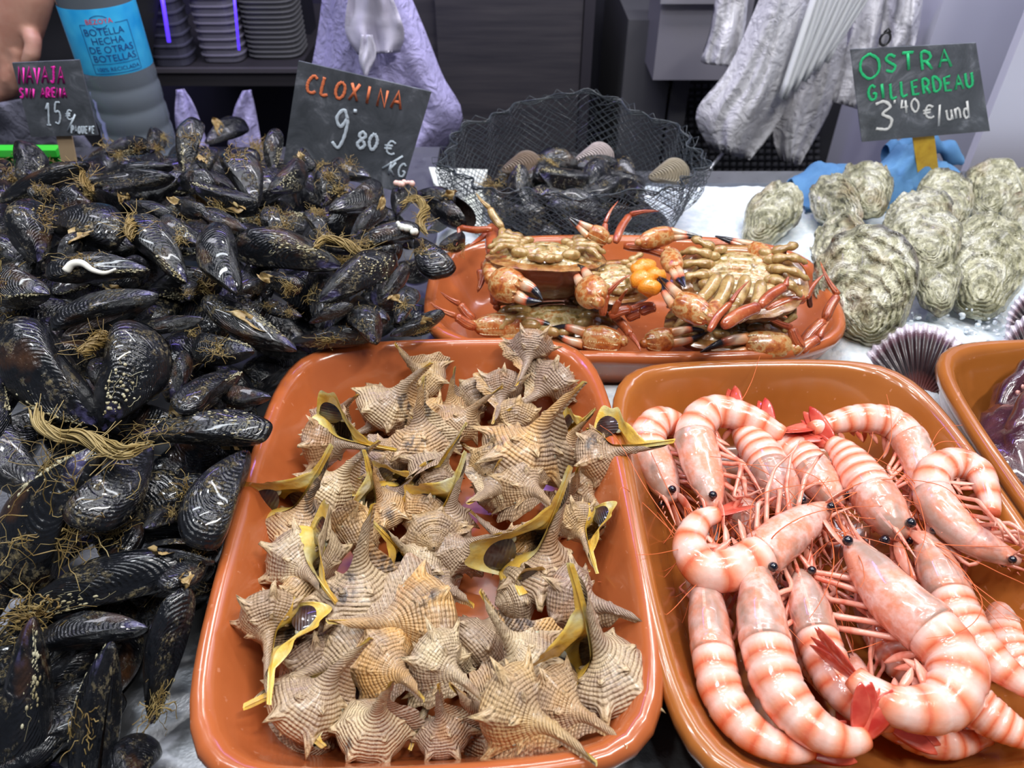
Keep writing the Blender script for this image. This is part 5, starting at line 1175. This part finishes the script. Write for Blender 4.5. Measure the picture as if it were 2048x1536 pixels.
m = NM('scallop_shell', (.1, .03, .04, 1), .35); u, w_ = m.uv(); v = m.coord('Object', 1)
c = m.ramp(m.math('ADD', u, m.math('MULTIPLY', m.math('SUBTRACT', m.noise(v, 60, 3), .5), .10)), [(.0, (.50, .30, .27)), (.25, (.14, .04, .035)), (.42, (.012, .005, .007)), (.80, (.018, .006, .009)), (.88, (.11, .05, .07)), (.95, (.68, .62, .70))])
rib = m.math('SINE', m.math('MULTIPLY', w_, 2*math.pi*20)); c = m.mix(m.math('MULTIPLY', m.ramp(m.math('ADD', m.math('MULTIPLY', rib, .5), .5), [(.0, (1, 1, 1)), (.10, (0, 0, 0))]), .35), c, (.16, .10, .11, 1))
m.to(c, 'Base Color'); m.set('Coat Weight', .25); SCA = m.m
def scallop(hinge, rim, wpx, h, roll, label, L=None):
    P0, P1 = place2(hinge, rim, h, L); c = (P0+P1)/2; l = np.linalg.norm(P1-P0); z = np.dot(c-CAM, FWD); W = wpx*z/F
    M = axes_matrix(P1-P0, CAM-c, c, math.radians(roll), (l, W, l)); t = empty('scallop', M, label, 'scallop', 'scallops half pushed into the ice'); na, ng = 200, 24; sp = math.radians(98)
    for s_, nm_ in ((1, 'upper_valve'), (-1, 'lower_valve')):
        V = []; U = []
        for i in range(ng):
            g = i/(ng-1)
            for j in range(na+1):
                q = j/na; a = (q-.5)*2*sp*.78; rr = (math.cos(a*.62)**.5)*(1+.015*math.cos(q*2*math.pi*20)*g)
                zz = .17*math.sin(math.pi*min(1, g*.93+.07))**.7*math.cos(a*.8)+.013*math.cos(q*2*math.pi*20)*g**.7
                V.append((-.5+g*rr*math.cos(a), g*rr*math.sin(a)*.52*1.05, s_*(zz+(.0 if s_ > 0 else .01)))); U.append((g, q))
        f = grid_faces(ng, na+1); f = f if s_ > 0 else [tuple(reversed(q)) for q in f]; mk(nm_, V, f, SCA, t, True, U)
        b = MB(); V, f, _ = box((-.47, 0, s_*.03), (.10, .34, .04)); b.add(V, f); b.build('hinge_ear', SCA, t)
scallop((1834, 806), (1832, 648), 238, .022, 0, 'dark purple scallop with a white scalloped rim at the corner of the right trays')
scallop((2085, 775), (2075, 625), 170, .04, 0, 'second dark scallop at the right edge, nearer one')
scallop((2095, 690), (2075, 575), 150, .05, 5, 'scallop at the right edge behind the nearer one')
# ------------------------------------------------------------------ octopus
m = NM('octopus_skin', (.1, .03, .04, 1), .18); v = m.coord('Object', 1); n = m.noise(v, 26, 5, .6, .8)
m.to(m.ramp(n, [(.32, (.022, .006, .010)), (.50, (.055, .014, .022)), (.62, (.10, .032, .036)), (.74, (.40, .18, .16))]), 'Base Color'); m.set('Coat Weight', 1); m.set('Coat Roughness', .06)
m.to(m.bump(m.noise(v, 160, 4, .6), .5, .002, m.bump(m.noise(v, 60, 2), .6, .004)), 'Normal'); OCT = m.m
m = NM('octopus_pale', (.62, .30, .26, 1), .2); m.set('Coat Weight', 1); OCP = m.m
oc = empty('octopus', None, 'shiny dark purple octopus piled in the tray at the right edge', 'octopus')
c = on_z(2215, 960, .040); n_, m_ = 72, 44; V = []
for i in range(m_+1):
    ph = math.pi*i/m_
    for j in range(n_):
        t = 2*math.pi*j/n_; d = np.array([math.sin(ph)*math.cos(t), math.sin(ph)*math.sin(t), math.cos(ph)]); q = 1+.55*float(fbm(np.array(4+d[0]*2.3+d[2]), np.array(4+d[1]*2.3-d[2]*.7), 6, 4)); V.append(c+d*q*np.array([.074, .095, .034]))
mk('mantle', V, grid_faces(m_+1, n_, wrap_m=True), OCT, oc)
for pts, rr in (([(2140, 712, .05), (2085, 722, .06), (2045, 752, .060), (2008, 800, .052), (1998, 870, .035)], .011), ([(2180, 770, .062), (2110, 780, .068), (2050, 830, .062), (2040, 900, .052), (2090, 960, .04)], .014), ([(2190, 930, .062), (2120, 890, .066), (2085, 940, .058), (2100, 1010, .04)], .014)):
    P = spline([on_z(*p) for p in pts], 60); V, f, U = tube(P, np.interp(np.linspace(0, 1, 60), [0, 1], [1, .45])*rr*(1+.12*np.sin(np.arange(60)*.5)), 18, (0, 0, 1)); am = mk('arm', V, f, OCT, oc, True, U)
    T, N, B = frames(P, (0, 0, 1)); b = MB()
    for q in range(4, 56, 3):
        R = np.interp(q/60, [0, 1], [1, .45])*rr
        for s_ in (-1, 1):
            cc = P[q]+(-B[q]*.75+N[q]*.55*s_)*R; V, f, U = tube([cc, cc+nrm(-B[q]*.75+N[q]*.4*s_)*R*.28], [R*.32, R*.25], 10); b.add(V, f, U)
    b.build('suckers', OCP, am)
# ------------------------------------------------------------------ black net bag with shellfish
m = NM('net_cord', (.035, .045, .055, 1), .45); m.set('Coat Weight', .3); NETM = m.m
nc = np.array([.0665, .805, 0])
def net_pt(a, t, lay=0):
    """a angle (0 = +x, pi/2 = away), t 0 bottom .. 1 rim"""
    c_, s_ = math.cos(a), math.sin(a); rx = .118+.022*math.sin(min(1, t*1.1)*1.5); ry = .084+.020*math.sin(min(1, t*1.1)*1.5)
    hb = .088+.010*s_+.012*math.exp(-((a-math.pi*.47)/.28)**2)-.006*math.cos(2*a)
    fold = .006*math.sin(a*9+t*3+lay)*t+.005*math.sin(a*23+lay*2)*t*t
    q = 1+.03*lay; z = .004+hb*t; return nc+np.array([(rx+fold)*c_*q, (ry+fold)*s_*q, z])
bag = empty('net_bag', None, 'open black net bag of shellfish standing on the ice behind the crabs', 'net bag')
NA, NT = 88, 26; b = MB()
for i in range(NA):
    for sg in (1, -1):
        P = []
        for j in range(NT+1):
            a = 2*math.pi*(i+sg*j*.5)/NA; w = .13*math.sin(a*3+j*.1)
            P.append(net_pt(a+w*.25, j/NT)); 
        V, f, U = tube(P, .00042, 3, (0, 0, 1), cap=False); b.add(V, f, U)
b.build('net_wall', NETM, bag)
b = MB()
for lay, n in ((1, 60),):
    for i in range(n):
        for sg in (1, -1):
            P = [net_pt(2*math.pi*(i+sg*j*.5)/n+.02*math.sin(j), .42+.60*j/12, lay+.4*math.sin(j*.5)) for j in range(13)]; V, f, U = tube(P, .0004, 3, (0, 0, 1), cap=False); b.add(V, f, U)
b.build('folded_collar', NETM, bag)
b = MB()
for q in range(3):
    P = [net_pt(2*math.pi*i/160, 1-.015*q)+np.array([0, 0, .0012*math.sin(i*1.1+q)]) for i in range(161)]; V, f, U = tube(P, .0007, 4, (0, 0, 1), cap=False); b.add(V, f, U)
b.build('rim_cord', NETM, bag)
r3 = random.Random(21)
NL = 'black mussel inside the net bag, dim behind the mesh'
cnt = 0
for lay, (zz, rr, n) in enumerate(((.016, .92, 16), (.036, .90, 15), (.052, .75, 12), (.064, .42, 5))):
    for i in range(n):
        a = 2*math.pi*(i+.5*(lay % 2))/n; q = rr*(.80 if i % 2 else .62 if lay else .5); x = nc[0]+math.cos(a)*.112*q; y = nc[1]+math.sin(a)*.080*q; L = r3.uniform(.062, .08)
        d = np.array([-math.sin(a)+r3.gauss(0, .5), math.cos(a)*.8+r3.gauss(0, .4), r3.gauss(0, .15)]); d = nrm(d)*L/2*.85; c = np.array([x, y, zz])
        grow_mussel(c-d, c+d, L*.5, L*.38, r3.uniform(-1, 1), r3.randrange(5), r3.random() < .5, 0, r3.choice(['', 'g', 'c']), NL, 'mussels inside the black net bag'); cnt += 1
for px, lb, cl in (((1185, 312), 'pale pinkish clam on top of the mussels in the net', (.55, .46, .44, 1)), ((1335, 345), 'sandy striped clam at the right side of the net', (.40, .34, .24, 1)), ((1040, 330), 'brownish clam at the left on the mussels in the net', (.24, .17, .12, 1))):
    p = on_z(*px, .074); P0, P1 = p+np.array([-.022, 0, 0]), p+np.array([.026, .005, 0]); c = (P0+P1)/2; M = axes_matrix(P1-P0, CAM-c+np.array([0, 0, .3]), c, .2, (.046, .038, .034)); t = empty('clam', M, lb, 'clam')
    mm = NM('clam_shell', cl, .4); v = mm.coord('Object', 1); uu, ww = mm.uv(); mm.to(mm.bump(mm.math('SINE', mm.math('MULTIPLY', uu, 90.0)), .5, .02), 'Normal'); mm.to(mm.mix(mm.noise(v, 8, 3), cl, tuple(x*.45 for x in cl[:3])+(1,)), 'Base Color')
    for q, s_ in ((0, 1), (1, -1)):
        V = VALV[1][2].copy(); V[:, 1] *= 1.5; V[:, 2] *= 1.4*s_; mk('valve', V, [tuple(reversed(x)) if s_ > 0 else x for x in grid_faces(27, 60, wrap_m=True)], mm.m, t, True, [(g, 0) for g in np.repeat(np.append(np.linspace(0, 1, 26)**.8, 1), 60)])
# ------------------------------------------------------------------ price signs, bottle, arm
G = {'A': [[(0, 0), (.45, 1), (.9, 0)], [(.18, .38), (.74, .38)]], 'C': [[(.85, .85), (.5, 1), (.15, .75), (.02, .4), (.2, .05), (.6, 0), (.85, .12)]], 'D': [[(.05, 0), (.05, 1), (.5, .95), (.85, .6), (.75, .2), (.4, 0), (.05, 0)]],
 'E': [[(.8, 1), (.1, .95), (.08, 0), (.8, 0)], [(.1, .5), (.65, .52)]], 'G': [[(.85, .85), (.5, 1), (.12, .75), (.02, .35), (.25, .02), (.7, .05), (.85, .4), (.5, .42)]], 'I': [[(.4, 1), (.4, 0)]], 'J': [[(.2, .95), (.8, 1)], [(.55, 1), (.55, .2), (.35, 0), (.1, .15)]],
 'K': [[(.1, 1), (.1, 0)], [(.75, 1), (.12, .45), (.8, 0)]], 'L': [[(.12, 1), (.08, 0), (.7, .02)]], 'N': [[(.05, 0), (.08, 1), (.75, 0), (.78, 1)]], 'O': [[(.45, 1), (.1, .75), (.05, .3), (.4, 0), (.8, .25), (.82, .75), (.45, 1)]],
 'R': [[(.08, 0), (.1, 1), (.6, .98), (.75, .72), (.5, .5), (.1, .48)], [(.4, .48), (.8, 0)]], 'S': [[(.8, .85), (.4, 1), (.1, .75), (.4, .52), (.75, .3), (.5, 0), (.05, .1)]], 'T': [[(0, 1), (.85, 1)], [(.43, 1), (.4, 0)]],
 'U': [[(.05, 1), (.08, .2), (.4, 0), (.75, .25), (.78, 1)]], 'V': [[(.02, 1), (.4, 0), (.8, 1)]], 'X': [[(.05, 1), (.8, 0)], [(.8, 1), (.05, 0)]], 'P': [[(.1, 0), (.1, 1), (.6, .98), (.75, .72), (.5, .48), (.1, .46)]], 'Q': [[(.45, 1), (.1, .7), (.1, .25), (.4, 0), (.8, .3), (.8, .75), (.45, 1)], [(.5, .3), (.9, -.05)]],
 '1': [[(.1, .7), (.45, 1), (.42, 0)], [(.15, 0), (.7, 0)]], '5': [[(.8, 1), (.25, .97), (.15, .55), (.55, .6), (.8, .35), (.55, .02), (.1, .08)]], '9': [[(.75, .75), (.45, 1), (.1, .75), (.4, .5), (.75, .75), (.72, .25), (.45, -.1), (.05, .05)]],
 '8': [[(.45, .55), (.12, .78), (.45, 1), (.78, .78), (.45, .55), (.08, .25), (.45, 0), (.82, .25), (.45, .55)]], '0': [[(.45, 1), (.1, .7), (.1, .3), (.45, 0), (.8, .3), (.8, .7), (.45, 1)]], '3': [[(.1, .92), (.5, 1), (.78, .8), (.4, .56), (.8, .35), (.6, .02), (.05, .05)]],
 '4': [[(.3, 1), (.1, .45), (.85, .48)], [(.65, .95), (.62, 0)]], "'": [[(.3, 1), (.22, .75)]], '/': [[(.75, 1.1), (.1, -.2)]], 'e': [[(.85, .85), (.5, 1), (.25, .6), (.3, .15), (.6, 0), (.85, .1)], [(.05, .62), (.65, .66)], [(.05, .4), (.6, .44)]],
 'u': [[(.05, .62), (.1, .1), (.45, .02), (.7, .2), (.72, .62)], [(.72, .3), (.78, 0)]], 'n': [[(.1, .62), (.12, 0)], [(.12, .4), (.4, .62), (.68, .5), (.72, 0)]], 'd': [[(.7, .5), (.3, .6), (.08, .3), (.3, 0), (.65, .12)], [(.75, 1.05), (.7, 0)]]}
m = NM('slate_board', (.035, .038, .045, 1), .5); v = m.coord('Object', 1, False); m.to(m.ramp(m.noise(v, 28, 5, .7, .8), [(.36, (.060, .068, .080)), (.55, (.10, .11, .13)), (.68, (.22, .235, .27))]), 'Base Color'); SLA = m.m
def paint(name, c):
    m = NM(name, c, .55); v = m.coord('Object', 1, False); m.to(m.mix(m.math('MULTIPLY', m.ramp(m.noise(v, 700, 3), [(.5, (0, 0, 0)), (.6, (1, 1, 1))]), .35), c, tuple(x*.45 for x in c[:3])+(1,)), 'Base Color'); return m.m
def sign(label, cor, Y, texts, stick):
    """cor: tl, tr, br, bl pixels on the upright plane y = Y"""
    C4 = [on_y(*p, Y) for p in cor]; nrmv = np.array([0, -1, 0]); t = empty('price_sign', None, label, 'price sign')
    B = np.array([0, .0022, 0]); V = C4+[p+B for p in C4]
    mk('board', V, [(3, 2, 1, 0), (4, 5, 6, 7), (0, 1, 5, 4), (1, 2, 6, 5), (2, 3, 7, 6), (3, 0, 4, 7)], SLA, t, False)
    def at(px, py): return on_y(px, py, Y)+nrmv*.0006
    for name, mat, wd, items in texts:
        b = MB()
        for s, p0, p1, hgt, wf in items:   # text from pixel p0 to p1 along its base line, letter height in px
            d = np.array([p1[0]-p0[0], p1[1]-p0[1]], float); n = len(s); up = np.array([d[1], -d[0]])/np.linalg.norm(d)*hgt; st = d/n
            for i, ch in enumerate(s):
                if ch == ' ' or ch not in G: continue
                for strk in G[ch]:
                    pts = [np.array(p0)+st*(i+q[0]*wf)+up*(q[1]+.04*math.sin(i*2.3)) for q in strk]
                    P = spline([(x, y, 0) for x, y in pts], 6*len(pts)) if len(pts) > 2 and ch not in 'ANVXEKT4' else np.array([(x, y, 0) for x, y in pts for _ in (0,)])
                    W3 = np.array([at(x, y) for x, y, _ in P]); V, f, U = tube(W3, wd*(1+.15*np.sin(np.arange(len(W3))*1.7+i)), 8, (0, -1, 0), .25, fixed_up=True); b.add(V, f, U)
        b.build(name, mat, t)
    if stick:
        (x0, y0), (x1, y1), w_, mat = stick; a, e = on_y(x0, y0, Y)+np.array([0, .0035, 0]), on_y(x1, y1, Y)+np.array([0, .0035, 0]); u = nrm(e-a); s_ = np.cross(u, [0, 1, 0])*w_/2; q = np.array([0, .002, 0]); V = [a-s_, a+s_, e+s_, e-s_]; V = V+[p+q for p in V]
        mk('stick', V, [(3, 2, 1, 0), (4, 5, 6, 7), (0, 1, 5, 4), (1, 2, 6, 5), (2, 3, 7, 6), (3, 0, 4, 7)], mat, t, False)
    return t
PINK = paint('pink_chalk', (1.0, .03, .50, 1)); WHT = paint('white_chalk', (.70, .80, .90, 1)); ORA = paint('orange_chalk', (.90, .24, .10, 1)); GRN = paint('green_chalk', (.02, .60, .22, 1)); WH2 = paint('cream_chalk', (.82, .83, .82, 1))
WOOD = simple('pale_wood', (.50, .36, .22, 1), .6); YEL = NM('yellow_wood', (.70, .42, .03, 1), .5); v = YEL.coord('Object', 1); YEL.to(YEL.ramp(YEL.noise(v, 90, 4), [(.3, (.55, .28, .02)), (.7, (.78, .50, .05))]), 'Base Color'); YEL = YEL.m
sign('small slate price sign with pink and white writing at the left', [(24, 126), (158, 120), (196, 270), (62, 274)], .80,
 [('pink_writing', PINK, .00105, [('NAVAJA', (38, 167), (132, 165), 32, .85), ('SIN ARENA', (40, 195), (136, 194), 18, .80)]), ('white_writing', WHT, .0009, [('15', (92, 250), (128, 248), 43, .85), ('e', (132, 240), (149, 238), 19, .95), ('/', (134, 257), (150, 257), 26, 1.4), ('PAQUETE', (143, 266), (191, 267), 14, .8)])], ((122, 262), (136, 330), .0165, WOOD))
sign('middle slate price sign with orange and white writing, 9 and 80', [(597, 122), (863, 184), (803, 385), (566, 330)], .80,
 [('orange_writing', ORA, .0015, [('CLOXINA', (612, 183), (810, 221), 34, .74)]), ('white_writing', WHT, .0017, [('9', (662, 286), (698, 292), 70, .92), ("'", (708, 250), (722, 250), 32, .7), ('80', (712, 295), (758, 303), 33, .84)]), ('small_white_writing', WHT, .0011, [('e', (766, 306), (794, 310), 26, .95), ('/', (762, 330), (790, 338), 27, 1.7), ('KG', (776, 348), (814, 356), 26, .75)])], None)
os_ = sign('slate price sign with green writing on a yellow stick above the oysters', [(1701, 99), (1952, 86), (1980, 262), (1724, 284)], .845,
 [('green_writing', GRN, .0014, [('O', (1720, 158), (1768, 156), 50, .95), ('STRA', (1771, 144), (1914, 132), 34, .74), ('GILLERDEAU', (1738, 200), (1954, 173), 28, .80)]), ('white_writing', WH2, .0016, [('3', (1750, 260), (1797, 257), 56, .9)]), ('small_white_writing', WH2, .0011, [("'", (1790, 226), (1802, 224), 26, .8), ('40', (1801, 227), (1844, 223), 27, .85), ('e', (1846, 237), (1872, 234), 25, 1), ('/', (1874, 246), (1896, 242), 32, .7), ('und', (1894, 240), (1944, 233), 32, .85)])], ((1848, 262), (1864, 385), .0225, YEL))
b = MB(); q = on_y(1768, 86, .846); P = [q+np.array([math.sin(a)*.0052, 0, .004-math.cos(a)*.0062]) for a in np.linspace(0, 6.3, 24)]; V, f, U = tube(P, .0013, 6); b.add(V, f, U)
V, f, U = tube([q+np.array([-.003, 0, .010]), q+np.array([0, 0, .0145]), q+np.array([.0035, 0, .0105])], .0012, 6); b.add(V, f, U); b.build('hanging_ring', simple('black_wire', (.01, .01, .012, 1), .4), os_)
# bottle
bx = on_y(235, 150, .952)[0]; bo = empty('water_bottle', Matrix.Translation((bx, .957, 0)), 'clear plastic water bottle with a sky blue label behind the mussels', 'bottle')
m = NM('clear_plastic', (.62, .72, .86, 1), .08, Transmission_Weight=.80, IOR=1.16); PET = m.m
m = NM('water', (.86, .92, .96, 1), .02, Transmission_Weight=1.0, IOR=1.20); WAT = m.m
def lathe(prof, k=56): return [(r_*math.cos(2*math.pi*j/k), r_*math.sin(2*math.pi*j/k), z) for r_, z in prof for j in range(k)], grid_faces(len(prof), k, wrap_m=True)
pr = [(.0001, .004), (.030, .001), (.038, .003), (.0415, .010), (.042, .020)]
for i in range(4): z = .028+i*.027; pr += [(.0425, z), (.0414, z+.003), (.0414, z+.007), (.0425, z+.011)]
pr += [(.0412, .142), (.0412, .222), (.0425, .228), (.0425, .246), (.038, .268), (.025, .290), (.014, .305), (.013, .318), (.0001, .319)]
V, f = lathe(pr); mk('bottle_body', V, f, PET, bo)
V, f = lathe([(.0136, .306), (.0145, .307), (.0145, .322), (.0001, .323)]); mk('cap', V, f, simple('blue_cap', (.03, .2, .7, 1), .4), bo)
m = NM('blue_label', (.02, .36, .72, 1), .35); v = m.coord('Object', 1, False); m.to(m.ramp(m.noise(v, 40, 2), [(.3, (.01, .30, .68)), (.7, (.05, .46, .80))]), 'Base Color'); LAB = m.m
z0, z1 = .133, .2045
V, f = lathe([(.0418, z0), (.0420, z0+.001), (.0420, z1-.001), (.0418, z1)], 80); lb_ = mk('label', V, f, LAB, bo)
th0 = math.atan2(-.957, -bx)   # towards the lens from the bottle axis
def wrap(name, V, mat, faces, dth, r_=.0424, parent=None):
    V = np.asarray(V); a = th0+dth+V[:, 0]/.042; W3 = np.stack([r_*np.cos(a), r_*np.sin(a), V[:, 1]+(z0+z1)/2], 1); mk(name, W3, faces, mat, parent or lb_, False)
def btext(s, x, z, size, mat, dth=0, name='label_writing'):
    cu = bpy.data.curves.new(name, 'FONT'); cu.body = s; cu.size = size; cu.align_x = 'CENTER'; cu.resolution_u = 3; o = bpy.data.objects.new(name, cu); COL.objects.link(o)
    dg = bpy.context.evaluated_depsgraph_get(); me = bpy.data.meshes.new_from_object(o.evaluated_get(dg)); V = np.array([v.co[:2] for v in me.vertices]) if len(me.vertices) else np.zeros((0, 2)); F_ = [tuple(p.vertices) for p in me.polygons]
    bpy.data.objects.remove(o); V = V+np.array([x, z]); wrap(name, V, mat, F_, dth, .0426)
NAVY = simple('label_navy', (.015, .05, .22, 1), .5); RED_ = simple('label_red', (.75, .03, .03, 1), .5)
btext('BOTELLA', -.002, .0085, .0105, NAVY); btext('HECHA', -.001, -.001, .0105, NAVY); btext('DE OTRAS', .0005, -.0105, .0105, NAVY); btext('BOTELLAS', .0015, -.0200, .0105, NAVY); btext('100% RECICLADA', .0015, -.0305, .0062, NAVY)
btext('BEZOYA', -.004, .0205, .0075, RED_)
def ribbon(pts, w_, mat, name):
    V = []; f = []
    for (x0, y0), (x1, y1) in zip(pts[:-1], pts[1:]):
        n = max(2, int(math.dist((x0, y0), (x1, y1))/.002)); d = np.array([x1-x0, y1-y0]); q = np.array([-d[1], d[0]])/np.linalg.norm(d)*w_/2; k = len(V)
        for i in range(n+1): p = np.array([x0, y0])+d*i/n; V += [p-q, p+q]
        f += [(k+2*i, k+2*i+2, k+2*i+3, k+2*i+1) for i in range(n)]
    wrap(name, np.array(V), mat, f, 0, .04255)
ribbon([(-.019, .020), (-.0255, .020), (-.0255, -.033), (.0275, -.033), (.0275, .020), (.012, .020)], .0006, NAVY, 'label_frame'); ribbon([(-.0255, -.0225), (.0275, -.0225)], .0005, NAVY, 'label_frame')
ribbon([(-.0125+.010*math.cos(a)+.0085, .023+.006*math.sin(a)) for a in np.linspace(.5, 2.6, 8)], .0007, NAVY, 'label_arrow'); ribbon([(-.004+.009*math.cos(a), .022+.006*math.sin(a)) for a in np.linspace(3.7, 5.7, 8)], .0007, NAVY, 'label_arrow')
# arm and hand of the fishmonger at the upper left
m = NM('skin', (.50, .26, .19, 1), .5); v = m.coord('Object', 1); m.to(m.ramp(m.noise(v, 30, 3), [(.3, (.44, .20, .14)), (.7, (.56, .31, .23))]), 'Base Color'); m.set('Subsurface Weight', .1); m.set('Subsurface Scale', .01); SKIN = m.m
pe = empty('person', None, 'bare forearm and hand of a person reaching down at the upper left edge', 'person')
AY = 1.12; A = lambda x, y, dy=0: on_y(x, y, AY+dy)
AR = [(A(120, -420, .12), .050), (A(86, -220, .06), .047), (A(60, -60, .01), .042), (A(44, 20), .036), (A(26, 80), .033), (A(6, 118), .030)]
mb_ = MB(); P = spline([a for a, _ in AR], 30); V, f, U = tube(P, np.interp(np.linspace(0, 1, 30), np.linspace(0, 1, 6), [r_ for _, r_ in AR]), 20, (0, -1, 0), .72); mb_.add(V, f, U)
FG = [([A(36, 100, -.014), A(36, 140, -.018), A(28, 175, -.014), A(16, 196, -.006)], .0095), ([A(14, 112, -.012), A(14, 156, -.018), A(6, 190, -.012), A(-6, 208, 0)], .0098), ([A(-8, 112, -.008), A(-12, 158, -.012), A(-20, 188, -.004), A(-30, 204, .006)], .0092), ([A(-28, 106, 0), A(-38, 146, 0), A(-46, 172, .004), A(-54, 186, .01)], .008), ([A(52, 50, -.010), A(66, 84, -.024), A(62, 112, -.030), A(50, 134, -.028)], .011)]
for pts, r_ in FG: V, f, U = tube(spline(pts, 16), np.array([1.15, 1.1, 1.0, 1.0, 1.05, 1.08, 1, .94, .95, 1, .95, .9, .88, .8, .62, .3])*r_, 12); mb_.add(V, f, U)
ao = mb_.build('arm', SKIN, pe); md = ao.modifiers.new('join', 'REMESH'); md.mode = 'VOXEL'; md.voxel_size = .0028; md.use_smooth_shade = True; sm = ao.modifiers.new('smooth', 'SMOOTH'); sm.factor = .5; sm.iterations = 5
NAIL = simple('nail', (.62, .36, .30, 1), .3)
# dark trouser/apron behind the arm
tag(sheet('black_apron', ([(-260, -80), (-250, 150), (-240, 300)], [(330, -80), (300, 150), (290, 330)]), 1.30, simple('apron_black', (.010, .010, .014, 1), .6), .02, 24, 15), 'black apron behind the bare forearm', 'apron')
